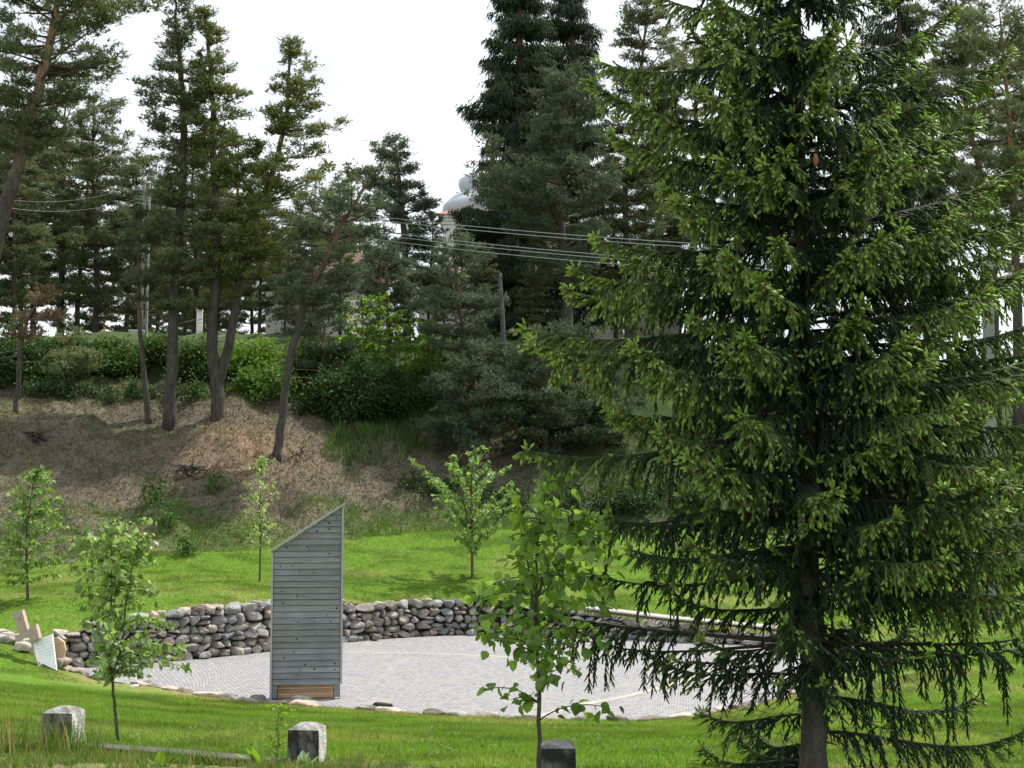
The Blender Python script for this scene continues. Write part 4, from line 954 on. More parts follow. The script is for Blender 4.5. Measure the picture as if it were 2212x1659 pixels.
# ------------------------------------------------------------------ distant conifers
PINE = np.array([0.128, 0.165, 0.082]); DPINE = np.array([0.092, 0.130, 0.084]); YPINE = np.array([0.085, 0.115, 0.034])
def conifer(name, lab, stems, d, env, r0, col, grp=None, kind='pine', n=1.0, deadl=True, bark=None, cat='pine tree', gz=None, needle=1.0, base=None, orange=0.5):
    """stems: list of pixel polylines; env per stem: (py, xl, xr) crown extents"""
    sc = mpp(d); b0 = U(*stems[0][0], d)
    z_g = h1(b0.x, d) if gz is None else gz
    root = empty(name, (b0.x, d, z_g), lab, cat, grp)
    tr, br, cr_ = Geo(), Geo(), Geo(); S0, S1, CC = [], [], []
    for si, (sp_, ev) in enumerate(zip(stems, env)):
        P = smooth_path([tuple(U(a, b, d)) for a, b in sp_], 5)
        if si == 0: P[0, 2] = min(P[0, 2], z_g) - 0.25
        P[:, 1] += np.linspace(0, rng.uniform(-.4, .4), len(P)) if len(stems) == 1 else np.linspace(0, (-0.3, 0.5)[si % 2], len(P))
        P[1:-1, :2] += rng.normal(size=(len(P) - 2, 2)) * 0.02
        r1 = r0 if si == 0 else r0 * 0.72
        tt = np.linspace(0, 1, len(P)); R = r1 * (1 - tt) ** 0.75 + 0.02
        if si == 0: R[0] *= 1.35; 
        lowc = np.array(bark if bark is not None else (0.075, 0.066, 0.06)); hic = np.array((0.26, 0.13, 0.07)) if orange < 1 else np.array((0.40, 0.25, 0.16))
        kk = np.clip((tt - 0.35) / 0.3, 0, 1)[:, None] * orange
        tr.tube(P, R, 9, lowc * (1 - kk) + hic * kk)
        ey = np.array([e[0] for e in ev], float); el_ = np.array([e[1] for e in ev], float); er_ = np.array([e[2] for e in ev], float)
        y0, y1 = ey[0], ey[-1]; hgt = (y1 - y0) * sc
        nw = int(hgt / (0.42 if kind == 'pine' else 0.36) * n)
        for k in range(nw):
            py = y0 + (y1 - y0) * (k + rng.random()) / nw
            z = U(0, py, d).z; i_ = int(np.argmin(np.abs(P[:, 2] - z))); p0 = P[i_].copy()
            if abs(p0[2] - z) > 0.6: p0[2] = z
            xl, xr = np.interp(py, ey, el_), np.interp(py, ey, er_); cx = p0[0] / d * FPX / S + 512 / S
            wl, wr = max(0.15, (cx - xl) * sc), max(0.15, (xr - cx) * sc)
            for q in range(rng.integers(4, 7)):
                az = rng.uniform(0, 2 * math.pi); ca = math.cos(az)
                R_ = (wr * ca * ca if ca > 0 else wl * ca * ca) + (wl + wr) / 2 * (1 - ca * ca)
                ln = R_ * rng.uniform(0.62, 1.04) 
                if kind == 'pine':
                    e0 = rng.uniform(-.05, .45) + (0.4 if k < nw * 0.2 else 0); Q = arc_path(p0, az, e0, ln / max(.6, math.cos(e0)), -rng.uniform(-.25, .5), 6)
                    Q[:, 2] -= (0.35 * (ln * math.tan(min(e0, .6))))
                    j = int(np.argmin(np.abs(P[:, 2] - Q[0, 2]))); Q[0] = P[j]
                else:
                    e0 = rng.uniform(-.35, .05); Q = arc_path(p0, az, e0, ln, -rng.uniform(.2, .6), 6)
                br.tube(Q, np.linspace(0.012 + 0.014 * ln, 0.008, 6), 4, (0.10, 0.07, 0.05) if kind == 'pine' else (0.05, 0.04, 0.035), cap=False)
                # foliage clumps
                ncl = max(2, int(ln * (4.6 if kind == 'pine' else 5.2)))
                for c_ in range(ncl):
                    a = (0.32 + 0.68 * rng.random() ** 0.7) if kind == 'pine' else (0.12 + 0.88 * rng.random() ** 0.8)
                    i2 = min(int(a * 5), 4); fq = a * 5 - i2; pc = Q[i2] * (1 - fq) + Q[i2 + 1] * fq
                    spread = 0.32 * ln * (1 - abs(a - 0.65)) * 0.8
                    if kind == 'pine':
                        la = rng.uniform(-1, 1) * spread
                        pc = pc + np.array([-math.sin(az), math.cos(az), 0]) * la + np.array([0, 0, rng.uniform(-.08, .16)])
                        m = rng.integers(9, 15); dv = nrm(rng.normal(size=(m, 3)) * np.array([1, 1, .55]) + np.array([math.cos(az) * .5, math.sin(az) * .5, 0.55]))
                        o = pc + rng.normal(size=(m, 3)) * np.array([.15, .15, .06])
                        l_ = rng.uniform(.12, .26, (m, 1))
                    else:
                        la = rng.uniform(-1, 1) * spread * 0.9
                        pc = pc + np.array([-math.sin(az), math.cos(az), 0]) * la + np.array([0, 0, -abs(la) * 0.3])
                        m = rng.integers(8, 13); dv = nrm(rng.normal(size=(m, 3)) * .35 + np.array([math.cos(az) * .35, math.sin(az) * .35, -0.95]))
                        o = pc + rng.normal(size=(m, 3)) * np.array([.16, .16, .08]); l_ = rng.uniform(.2, .5, (m, 1))
                    S0.append(o); S1.append(o + dv * l_)
                    CC.append(np.repeat([col * rng.uniform(0.75, 1.3) * np.array([rng.uniform(.9, 1.15), 1, rng.uniform(.85, 1.1)])], m, axis=0))
        # dead lower twigs
        if deadl:
            for k in range(10):
                py = y1 + (sp_[0][1] - y1) * rng.uniform(0.0, 0.35); z = U(0, py, d).z; i_ = int(np.argmin(np.abs(P[:, 2] - z)))
                Q = arc_path(P[i_], rng.uniform(0, 6.28), rng.uniform(-.2, .4), rng.uniform(.5, 1.8), rng.uniform(-.3, .5), 5)
                br.tube(Q, np.linspace(0.02, 0.006, 5), 4, (0.12, 0.095, 0.075), cap=False)
    S0, S1, CC = np.concatenate(S0), np.concatenate(S1), np.concatenate(CC)
    if kind == 'pine': shoots(cr_, S0, S1, 0.12 * needle, 0.022 * needle, 8, CC, None, 0.95)
    else: shoots(cr_, S0, S1, 0.09, 0.026, 8, CC, None, 0.7, 0.03)
    tr.build('trunk', M_BARK, root, smooth=True); br.build('branches', M_BARKS, root); cr_.build('crown', M_NEEDLE, root)
    return root
GP = "pines on the bank"
def gd(px, py, a=50, b=80): return ground_hit(px, py, a, b)[1]
conifer('pine_tree', "tall orange-barked pine leaning right at the left edge of the picture", [[(-80, 900), (-35, 650), (0, 490), (30, 390), (75, 230), (103, 120), (122, 30), (135, -70), (145, -160)]], 57,
        [[(-180, 120, 170), (-60, 10, 290), (0, -80, 325), (60, -80, 320), (120, -110, 300), (180, -90, 290), (232, -70, 200), (300, -60, 120), (360, -70, 60)]], 0.34, PINE, GP, n=0.95, orange=1.0)
conifer('pine_tree', "tall straight pine with a narrow crown left of the double-trunked pine", [[(365, 922), (374, 700), (380, 560), (391, 418), (396, 300), (393, 218), (385, 100), (378, 36), (375, -25)]], gd(365, 920),
        [[(-25, 368, 384), (20, 340, 412), (100, 330, 430), (150, 300, 450), (200, 268, 460), (250, 300, 440), (290, 275, 460), (340, 285, 470), (400, 320, 470), (450, 300, 470), (490, 320, 520), (560, 290, 480), (620, 320, 460), (690, 350, 430)]], 0.24, PINE, GP, n=0.95, orange=0.2)
conifer('pine_tree', "double-trunked pine forking low down on the bank", [[(470, 908), (468, 830), (461, 780), (458, 700), (468, 600), (470, 450), (463, 345), (460, 204), (452, 100), (445, 28)],
        [(472, 830), (490, 760), (505, 680), (515, 600), (538, 480), (582, 382), (612, 260), (622, 150), (620, 74)]], gd(470, 905),
        [[(30, 438, 454), (90, 415, 475), (150, 400, 500), (200, 410, 530), (260, 400, 545), (330, 410, 560), (420, 430, 540), (470, 400, 540), (530, 430, 560), (600, 440, 540), (660, 440, 500)],
         [(76, 612, 630), (120, 600, 655), (160, 590, 650), (190, 555, 700), (250, 560, 700), (290, 570, 738), (340, 570, 720), (385, 600, 780), (440, 560, 720), (520, 520, 700), (600, 500, 620)]], 0.30, PINE * np.array([1.2, 1.15, .75]), GP, n=0.95, orange=0.2)
conifer('pine_tree', "thin young pine with a bare pale trunk left of the straight pine", [[(322, 912), (313, 830), (305, 740), (300, 650), (300, 560), (302, 470)]], gd(322, 912), [[(455, 290, 315), (500, 260, 335), (560, 240, 350), (620, 265, 340), (650, 280, 320)]], 0.13, DPINE, GP, n=.8)
conifer('pine_tree', "slender pine leaning right beside the bare earth patch", [[(597, 992), (612, 880), (625, 780), (650, 690), (680, 610), (705, 565), (731, 503), (760, 452), (793, 398), (806, 360)]], gd(597, 990),
        [[(360, 795, 815), (400, 740, 850), (450, 650, 870), (520, 630, 860), (580, 600, 800), (640, 590, 780), (700, 590, 760), (735, 610, 700)]], 0.17, DPINE, GP, n=.75)
conifer('pine_tree', "small crooked pine with dead rust-brown needles at the far left of the bank", [[(33, 897), (42, 800), (50, 730), (75, 670), (110, 640)]], gd(33, 895), [[(650, 90, 145), (675, 50, 140), (705, 15, 110), (735, 30, 80)]], 0.10, np.array([0.17, 0.125, 0.09]), GP, n=.8)
conifer('pine_tree', "grey-green bushy pine sapling beside the dead brown one at left", [[(150, 850), (150, 780), (152, 730)]], gd(150, 850), [[(725, 140, 170), (770, 90, 220), (820, 80, 230)]], 0.08, PINE * 1.35, GP, n=1.2, deadl=False)
conifer('pine_tree', "dense bushy-topped pine standing free against the sky left of the white tower", [[(880, 780), (876, 560), (866, 430), (852, 300)]], 80,
        [[(298, 840, 862), (340, 790, 900), (380, 775, 905), (430, 785, 945), (480, 780, 950), (540, 790, 945), (600, 790, 940), (650, 810, 920)]], 0.25, DPINE * 1.1, GP, n=1.25)
conifer('pine_tree', "reddish-trunked pine in front of the dark spruces above the power lines", [[(1228, 720), (1222, 600), (1213, 500), (1203, 400), (1215, 300), (1222, 170)]], 74,
        [[(160, 1190, 1250), (220, 1140, 1310), (300, 1130, 1330), (370, 1080, 1340), (420, 985, 1350), (480, 975, 1350), (540, 1100, 1330), (600, 1120, 1330)]], 0.25, DPINE, GP, n=1.05)
conifer('pine_tree', "slim pine between the dark spruces and the large near spruce", [[(1358, 740), (1355, 560), (1350, 400), (1380, 200), (1400, -20)]], 83,
        [[(-20, 1385, 1420), (60, 1340, 1470), (130, 1310, 1520), (220, 1310, 1500), (320, 1290, 1480), (420, 1300, 1470), (520, 1290, 1470), (600, 1300, 1450)]], 0.22, PINE, GP, n=1.0)
conifer('pine_tree', "red-barked pine behind the lamp post at the right edge", [[(2202, 900), (2198, 700), (2192, 480), (2180, 250), (2160, 20)]], 70,
        [[(10, 2110, 2190), (80, 2070, 2260), (180, 2020, 2300), (280, 2040, 2320), (380, 2060, 2330), (470, 2080, 2300), (560, 2120, 2290)]], 0.27, PINE * 1.1, GP, n=.8, orange=.9)
conifer('pine_tree', "pine with broad open crown behind the upper right branches of the near spruce", [[(2148, 880), (2146, 600), (2120, 400), (2080, 200), (2060, -40)]], 78,
        [[(-40, 2030, 2090), (40, 1990, 2140), (140, 1970, 2170), (240, 1960, 2180), (340, 1990, 2180), (440, 2020, 2190), (540, 2060, 2190)]], 0.25, PINE, GP, n=.9, orange=.8)
conifer('pine_tree', "dark small-crowned pine on the bank below the white tower", [[(1014, 832), (1004, 740), (995, 680), (985, 600), (980, 540)]], 67,
        [[(540, 950, 1020), (580, 900, 1060), (640, 870, 1090), (700, 850, 1080), (760, 900, 1060)]], 0.14, DPINE * 1.15, GP, n=1.1)
conifer('pine_tree', "dark pine with low spreading crown at the foot of the shady bank", [[(1036, 1010), (1028, 920), (1030, 830), (1040, 770)]], gd(1036, 1005),
        [[(760, 1000, 1080), (800, 930, 1150), (850, 885, 1190), (900, 880, 1200), (950, 900, 1210), (985, 950, 1180)]], 0.14, DPINE * 0.95, GP, n=1.3)
conifer('pine_tree', "dark pine right of the low spreading one in deep shade", [[(1175, 1000), (1185, 860), (1195, 740)]], 65,
        [[(715, 1150, 1230), (770, 1110, 1290), (840, 1100, 1330), (900, 1120, 1350), (960, 1110, 1320), (990, 1120, 1260)]], 0.14, DPINE * 0.95, GP, n=1.2)
conifer('pine_tree', "dark pine half hidden behind the near spruce's left branch tips", [[(1290, 1080), (1300, 950), (1310, 820)]], 66,
        [[(810, 1260, 1360), (870, 1230, 1420), (930, 1220, 1430), (980, 1250, 1400)]], 0.13, DPINE, GP, n=.9)
conifer('pine_tree', "dark round-crowned pine behind the bright young ash stems", [[(842, 860), (838, 700), (832, 570)]], 74,
        [[(545, 800, 870), (590, 740, 900), (640, 720, 920), (690, 740, 910), (740, 770, 890)]], 0.16, DPINE, GP, n=1.1)
conifer('pine_tree', "small dark pine beside the slender leaning one", [[(690, 880), (695, 780), (700, 690)]], 68,
        [[(690, 680, 720), (720, 650, 760), (770, 640, 780), (820, 650, 770)]], 0.12, DPINE, GP, n=1.0)
conifer('spruce_tree', "tall dark spruce with drooping branches right of the white tower, left of the pair", [[(1135, 830), (1128, 400), (1120, 0), (1112, -130)]], 84,
        [[(-130, 1105, 1125), (0, 1050, 1200), (60, 1060, 1215), (110, 1035, 1220), (180, 1050, 1225), (245, 985, 1230), (300, 1030, 1240), (380, 1000, 1240), (440, 970, 1250), (520, 970, 1260), (620, 980, 1250), (720, 1000, 1240)]], 0.32, DPINE * np.array([.9, 1.0, .85]), "dark spruces behind the bank", 'spruce', 1.35, False, cat='spruce tree')
conifer('spruce_tree', "tall dark spruce behind the reddish-trunked pine, right of the pair", [[(1245, 830), (1240, 400), (1235, 0), (1230, -60)]], 87,
        [[(-60, 1200, 1250), (20, 1165, 1285), (80, 1140, 1305), (200, 1160, 1310), (350, 1140, 1330), (500, 1150, 1340), (650, 1160, 1330), (740, 1180, 1320)]], 0.3, DPINE * .95, "dark spruces behind the bank", 'spruce', 1.25, False, cat='spruce tree')
conifer('spruce_tree', "dark spruce top showing behind the near spruce at upper right", [[(1945, 860), (1945, 300), (1940, -150)]], 86,
        [[(-150, 1930, 1950), (0, 1880, 2010), (100, 1860, 2040), (250, 1840, 2060), (400, 1830, 2070), (600, 1820, 2080)]], 0.3, DPINE, "dark spruces behind the bank", 'spruce', 1.0, False, cat='spruce tree')
# dead snag
g = Geo(); P = [tuple(U(a, b, 66)) for a, b in [(1092, 860), (1088, 760), (1085, 680), (1080, 600), (1082, 590)]]
t_ = empty('dead_tree', P[0], "broken grey dead trunk without a crown in front of the dark spruces", "dead tree")
g.tube(P, [0.13, 0.12, 0.11, 0.09, 0.05], 8, (0.10, 0.10, 0.105)); g.build('trunk', M_BARK, t_, smooth=True)
g = Geo()
for (a, b, c_, e_) in [(1086, 640, 1050, 652), (1086, 720, 1120, 700), (1088, 770, 1060, 760)]: g.tube([U(a, b, 66), U(c_, e_, 65.6)], [0.035, 0.012], 5, (0.10, 0.10, 0.105))
g.build('dead_branches', M_BARKS, t_)

# background pine stand: three built once and copied
def copy_tree(o, loc, rz, s, lab):
    c = o.copy(); COL.objects.link(c); c.location = loc; c.rotation_euler = (0, 0, rz); c.scale = (s, s, s * rng.uniform(.95, 1.05)); c['label'] = lab
    for ch in o.children:
        h = ch.copy(); COL.objects.link(h); h.parent = c
    return c
GB = "pines standing behind the bank"
protos = []
for k, (px, top, base, d) in enumerate([(70, 225, 735, 92), (205, 215, 735, 96), (420, 300, 735, 98)]):
    h = base - top; w = h * 0.20
    protos.append((conifer('pine_tree', ["background pine with bare lower trunk behind the rust-brown pine", "background pine seen between the leaning pine and the straight pine", "background pine behind the gap between straight and double-trunked pines"][k],
        [[(px, base + 40), (px + 4, base - h * .4), (px - 6, base - h * .7), (px, top)]], d,
        [[(top, px - 8, px + 8), (top + h * .1, px - w * .6, px + w * .6), (top + h * .25, px - w, px + w * .9), (top + h * .45, px - w * 1.15, px + w), (top + h * .62, px - w * .9, px + w * 1.1), (top + h * .76, px - w * .8, px + w * .7), (top + h * .9, px - w * .5, px + w * .6)]],
        0.2, PINE * (0.95 + 0.08 * k), GB, n=0.85), h * mpp(d)))
used_l0 = ["leftmost background pine by the picture edge", "background pine just right of the picture's left edge", "background pine above the grey-green bushy sapling", "background pine left of the concrete power pole", "background pine directly behind the concrete power pole",
          "background pine behind the double-trunked pine's fork", "background pine behind the pale broadleaf crown", "background pine left of the dense bushy-topped pine", "background pine showing behind the near spruce's upper left", "background pine behind the trunk of the near spruce", "background pine behind the near spruce's right half",
          "background pine near the right picture edge", "short background pine in front of the tiled roof", "background pine low beside the stone-walled building's left end", "background pine beyond the right pole"]
used_l = used_l0 + ["far pine in the dark left stand, %s" % q for q in ("at the picture's left edge", "under the leaning orange-barked pine's crown", "above the dead brown needles", "left of the bushy sapling's top", "behind the rusty grave cross", "behind the pale square tomb", "behind the dark gabled headstone", "right of the straight pine's trunk", "behind the fork of the double pine", "beyond the slender white pillar", "above the tiled roof's left end", "low between the roof and the bushy-topped pine")] + ["middle-distance pine in front of the rubble building, %s" % q for q in ("left end", "beside its roof ridge", "right end")] + ["dark pine just left of the church tower", "dark pine right below the church tower", "pine behind the reddish-trunked pine's foot", "pine closing the gap right of the dark spruces", "pine showing above the spruce's left boughs", "pine behind the small-crowned pine"]
spots = [(-10, 260, 90), (30, 330, 88), (130, 250, 99), (255, 290, 93), (300, 340, 101), (505, 330, 95), (655, 430, 92), (735, 400, 103), (1500, 180, 92), (1640, 120, 96), (1800, 160, 94), (2000, 250, 96), (560, 420, 88), (340, 420, 90), (2250, 150, 92), (-40, 360, 112), (45, 380, 116), (100, 400, 108), (165, 350, 118), (225, 390, 112), (275, 420, 120), (325, 460, 110), (400, 480, 116), (470, 420, 112), (440, 470, 124), (545, 470, 112), (780, 480, 112), (615, 470, 82), (675, 500, 80), (735, 520, 83), (925, 470, 82), (1040, 540, 78), (1150, 560, 77), (1330, 330, 90), (1430, 300, 89), (960, 600, 73)]
for k, (px, top, d) in enumerate(spots):
    if k in (3, 15, 17, 19): continue
    src, hm = protos[k % 3]; x = U(px, 700, d).x; zg = h1(x, d); ht = U(px, top, d).z - zg
    copy_tree(src, (x, d, zg), rng.uniform(0, 6.28), max(.3, ht / (hm + 1.5)), used_l[k])

# torn roots
for (px, py, d_, nn_, sz_, lab) in [(405, 1018, 57.5, 26, 0.9, "dark tangle of torn roots in a hollow at the edge of the bare earth patch"), (80, 915, 59, 26, 1.1, "dark root-filled hollow below the dead brown pine at the left"), (640, 995, 60, 10, 1.3, "snaking exposed roots right of the slender leaning pine's foot")]:
    c = U(px, py, d_); z_ = h1(c.x, d_) + .1; g = Geo()
    for k in range(nn_):
        az = rng.uniform(0, 6.28); Q = arc_path((c.x + rng.uniform(-.3, .3), d_ + rng.uniform(-.2, .2), z_ + rng.uniform(0, .35)), az, rng.uniform(-.4, .6), rng.uniform(.4, 1) * sz_, rng.uniform(.4, 1.4), 6)
        Q += rng.normal(size=Q.shape) * .03; g.tube(Q, np.linspace(rng.uniform(.02, .06), .008, 6), 5, (0.06, 0.05, 0.042))
    tag(g.build('tree_roots', M_BARKS, loc=(c.x, d_, z_)), lab, "tree roots")
# ------------------------------------------------------------------ shrubs
def bush(px, base, top, xl, xr, d, n, col, lab, size=0.10, name='shrub', cat='shrub', grp=None, flat=0.8, shape=0, stems=5, matl=None):
    c = U((xl + xr) / 2, base, d); sc = mpp(d); rx = (xr - xl) / 2 * sc; hz = (base - top) * sc
    z0 = h1(c.x, d); zt = U(px, top, d).z; hz = max(0.3, zt - z0)
    root = empty(name, (c.x, d, z0), lab, cat, grp)
    ncl = max(8, int(n / 95)); th = rng.random(ncl) * 6.28; zz = rng.random(ncl) ** 0.8
    rr = np.sqrt(rng.uniform(0.15, 1, ncl)) * np.sqrt(np.clip(1 - (zz * 0.85) ** 2.2, 0.05, 1)); zz = zz * rng.uniform(0.5, 1.3, ncl)
    Cc = np.stack([c.x + rx * rr * np.cos(th), d + rx * flat * rr * np.sin(th), z0 + 0.05 + zz * hz * 0.93], 1)
    i_ = rng.integers(0, ncl, n); P = Cc[i_] + rng.normal(size=(n, 3)) * np.array([.22, .22, .16]) * min(1.2, rx / 1.2 + 0.3)
    P[:, 2] = np.maximum(P[:, 2], H(P[:, 0], P[:, 1]) + 0.02)
    D = rng.normal(size=(n, 3)) * 0.8; D[:, 2] -= 0.2; N = rng.normal(size=(n, 3)) * 0.6; N[:, 2] += 0.8
    cc = np.array(col) * (0.7 + 0.6 * rng.random((ncl, 1)))[i_]
    g = Geo(); leaves(g, P, D, N, size * rng.uniform(.6, 1.3, n), cc, shape=shape)
    st = Geo()
    for k in range(int(n / 130)):                                   # wands that stick out of the outline
        q = Cc[rng.integers(0, ncl)]; v = nrm(np.array([rng.normal() * .5, rng.normal() * .5, 1.0])); L2 = rng.uniform(.4, .9) * min(1, rx / 1.2); m2 = 14
        w = q + v * L2 * np.linspace(0, 1, m2)[:, None] + rng.normal(size=(m2, 3)) * .03; leaves(g, w, rng.normal(size=(m2, 3)) + v * .3, rng.normal(size=(m2, 3)) * .5 + np.array([0, 0, .8]), size, np.array(col) * 1.15, shape=shape)
        st.tube([q, q + v * L2], [.012, .004], 3, (0.08, 0.065, 0.05), cap=False)
    for k in range(stems):
        q = Cc[rng.integers(0, ncl)]; b = np.array([c.x + rng.uniform(-.3, .3) * rx, d, z0 - 0.1])
        st.tube([b, (b + q) / 2 + np.array([0, 0, .15]), q], [0.03, 0.02, 0.008], 4, (0.08, 0.065, 0.05))
    st.build('stems', M_BARKS, root); g.build('foliage', M_BUSH, root)
    return root
DG = (0.040, 0.085, 0.022); MG = (0.07, 0.14, 0.03); BG = (0.15, 0.27, 0.035)
hedge = [(30, 850, 728, -50, 110, 66, 5200, DG, "dark green shrub at the left end of the hedge on the crest"),
 (130, 850, 738, 70, 200, 67.5, 4200, (0.055, 0.105, 0.035), "dark shrub behind the grey-green pine sapling on the crest"),
 (240, 855, 745, 180, 310, 68, 5200, MG, "mid-green shrub in front of the grey tombs on the crest"),
 (340, 850, 735, 290, 390, 69, 4200, MG, "shrub between the thin pine and the straight pine on the crest"),
 (420, 860, 750, 370, 470, 67, 4600, (0.06, 0.12, 0.03), "dark shrub between the straight pine and double-trunked pine"),
 (540, 850, 755, 480, 610, 68, 5200, BG, "sunlit bright green shrub right of the double-trunked pine"),
 (575, 880, 800, 500, 650, 66, 4200, (0.10, 0.2, 0.035), "lower bright green shrub on the slope below the iron rail"),
 (660, 870, 740, 610, 730, 69, 4200, (0.07, 0.13, 0.03), "mixed shrub behind the slender leaning pine"),
 (700, 930, 820, 640, 780, 66, 4800, DG, "dark shrub on the shady bank right of the leaning pine"),
 (800, 930, 800, 730, 890, 67, 6500, DG, "broad dark elder shrub below the bright ash stems"),
 (930, 900, 800, 870, 1000, 69, 4200, (0.09, 0.17, 0.03), "shrub below the churchyard fence behind the low pine"),
 (960, 800, 735, 900, 1010, 74, 2600, (0.2, 0.33, 0.06), "pale sunlit shrub in front of the green-and-white panels"),
 (1150, 860, 790, 1080, 1250, 72, 3800, DG, "dark shrub behind the two low pines"),
 (1530, 960, 840, 1430, 1660, 70, 5200, (0.08, 0.16, 0.03), "green shrub seen through the near spruce left of its trunk"),
 (1870, 980, 850, 1760, 2000, 70, 5200, (0.08, 0.16, 0.03), "green shrub seen through the near spruce right of its trunk"),
 (2120, 1200, 1010, 1980, 2230, 60, 6500, MG, "green shrub at the right edge behind the near spruce"),
 (1420, 1130, 1060, 1300, 1560, 61, 3800, DG, "low dark ground-hugging shrub at the bank foot left of the spruce trunk"),
 (1850, 1150, 1040, 1700, 2000, 61, 5200, MG, "green shrub at the bank foot right of the spruce trunk")]
hedge += [(1330, 880, 780, 1240, 1420, 75, 4600, DG, "dark shrub on the crest behind the spruce's left branch tips"),
 (1450, 850, 740, 1360, 1540, 78, 4600, DG, "dark shrub on the crest between low bright branch tips and spruce trunk"),
 (1640, 850, 740, 1540, 1740, 77, 4600, MG, "crest shrub directly left of the near spruce's trunk"),
 (1820, 850, 740, 1720, 1920, 77, 4600, DG, "crest shrub directly right of the near spruce's trunk"),
 (2000, 860, 740, 1900, 2100, 77, 4600, MG, "crest shrub left of the right power pole"),
 (2190, 900, 760, 2090, 2290, 76, 4600, DG, "crest shrub right of the right power pole"),
 (1240, 960, 860, 1160, 1330, 67, 4600, DG, "dark shrub on the shady bank between the low pines"),
 (1690, 1040, 930, 1580, 1800, 66, 4600, DG, "dark shrub on the bank right behind the spruce trunk"),
 (1060, 860, 790, 990, 1130, 71, 3600, DG, "dark shrub behind the broken grey dead trunk")]
for h_ in hedge: bush(*h_, size=0.13, grp="shrubs along the bank")
for px in (90, 190, 290, 400): bush(px, 880, 835, px - 60, px + 60, 64.5, 900, (0.05, 0.10, 0.03), "low nettle clump at the hedge foot, %s" % {90: "under the dead brown pine", 190: "below the bushy pine sapling", 290: "left of the thin pine", 400: "right of the straight pine"}[px], size=0.12, name='nettle_clump', cat='weeds')
for px, d_ in ((940, 61), (1080, 60), (1200, 59.5), (1330, 59.5), (1460, 59.5)): bush(px, 1120, 1060, px - 75, px + 75, d_, 1300, (0.035, 0.07, 0.022), {940: "low ivy patch right of the bare earth", 1080: "low ivy patch behind the lone lawn sapling", 1200: "low ivy patch at the shady bank foot", 1330: "low ivy patch left of the spruce branches", 1460: "low ivy patch behind the spruce branches"}[px], size=0.12, name='ivy_patch', cat='ground ivy', stems=1)
for px, py, top, d_, lab in [(360, 1130, 1070, 52, "small green weed clump low on the bank above the forked sapling"), (405, 1180, 1150, 50.5, "leafy weed at the lawn edge left of the panel"), (330, 1060, 1025, 55, "green tuft below the straight pine"), (470, 1060, 1020, 56.5, "green tuft under the dark hollow of the earth patch")]:
    bush(px, py, top, px - 25, px + 25, d_, 260, (0.08, 0.16, 0.035), lab, size=0.1, name='weed_clump', cat='weeds', stems=1)
# pale broadleaf crown behind the leaning pine
bush(715, 760, 400, 670, 770, 95, 5200, (0.17, 0.24, 0.11), "pale green broadleaf tree behind the double-trunked pine's right branches", size=0.17, name='broadleaf_tree', cat='tree', stems=8)
bush(2040, 780, 420, 1960, 2130, 95, 5200, (0.08, 0.13, 0.05), "broadleaf tree behind the near spruce's right side", size=0.2, name='broadleaf_tree', cat='tree', stems=8)
bush(1560, 780, 380, 1470, 1660, 95, 6000, (0.12, 0.19, 0.07), "broadleaf tree behind the near spruce's left side", size=0.2, name='broadleaf_tree', cat='tree', stems=8)
# bright young ash stems
for k, (px, top, w) in enumerate([(748, 645, 30), (785, 640, 34), (820, 632, 30), (862, 670, 30), (895, 690, 28), (925, 700, 28)]):
    d_ = 68.5 + rng.uniform(-.8, .8)
    sapling('ash_sapling', ["bright young ash stem, leftmost of the clump", "bright young ash, second stem from the clump's left", "tallest yellow-green young ash in the clump", "young ash stem fourth from the clump's left", "young ash stem before the stone building's dark patch", "young ash stem at the right end of the clump"][k],
        [[(px + 4, 865), (px + 2, 780), (px - 2, 700), (px, top)]], d_, [(top, px - w * .5, px + w * .5), (top + 40, px - w, px + w), (top + 110, px - w * 1.1, px + w * 1.1), (top + 160, px - w * .8, px + w * .8)], 0.04, 0.16, 34, [(0.17, 0.30, 0.03), (0.12, 0.22, 0.03)], (0.3, 1.0), 0.5, 0.14, 4, grp="young ash stems", cat='ash sapling')
# small shoot and weeds by the middle post
sapling('wild_shoot', "thin wild shoot with yellow-green leaflets left of the middle concrete post", [[(592, 1668), (600, 1610), (597, 1560), (600, 1532)]], 12.5, [(1532, 585, 615), (1560, 575, 625), (1610, 570, 625), (1640, 580, 615)], 0.006, 0.045, 12, [(0.15, 0.28, 0.03)], (0.2, 0.6), 0.4, 0.035, 2, cat='weed')
def rosette(px, py, d, n, ln, col, lab):
    c = U(px, py, d); root = empty('broadleaf_weed', c, lab, 'weed'); g = Geo()
    a = rng.random(n) * 6.28; e = rng.uniform(0.6, 1.3, n)
    D = np.stack([np.cos(a) * np.cos(e), np.sin(a) * np.cos(e), np.sin(e)], 1); N = np.stack([-np.cos(a) * np.sin(e), -np.sin(a) * np.sin(e), np.cos(e)], 1)
    leaves(g, np.repeat([tuple(c)], n, 0), D, N, ln * rng.uniform(.7, 1.2, n), col, shape=1); g.build('leaf_rosette', M_LEAF, root)
rosette(345, 1672, 12.1, 9, 0.2, (0.13, 0.25, 0.03), "bright green dock weed in front of the kerb")
rosette(560, 1660, 12.0, 7, 0.22, (0.17, 0.3, 0.03), "yellow-green dock weed left of the middle post")
rosette(655, 1672, 11.9, 9, 0.2, (0.2, 0.3, 0.18), "pale silvery-edged mullein weed at the foot of the middle post")
rosette(730, 1672, 12.0, 8, 0.14, (0.11, 0.22, 0.06), "small green weed right of the middle post's foot")
rosette(150, 1640, 12.6, 10, 0.14, (0.12, 0.25, 0.03), "leafy weed at the foot of the leftmost post")
rosette(20, 1650, 12.5, 9, 0.14, (0.10, 0.2, 0.03), "leafy weed in the bottom left corner")
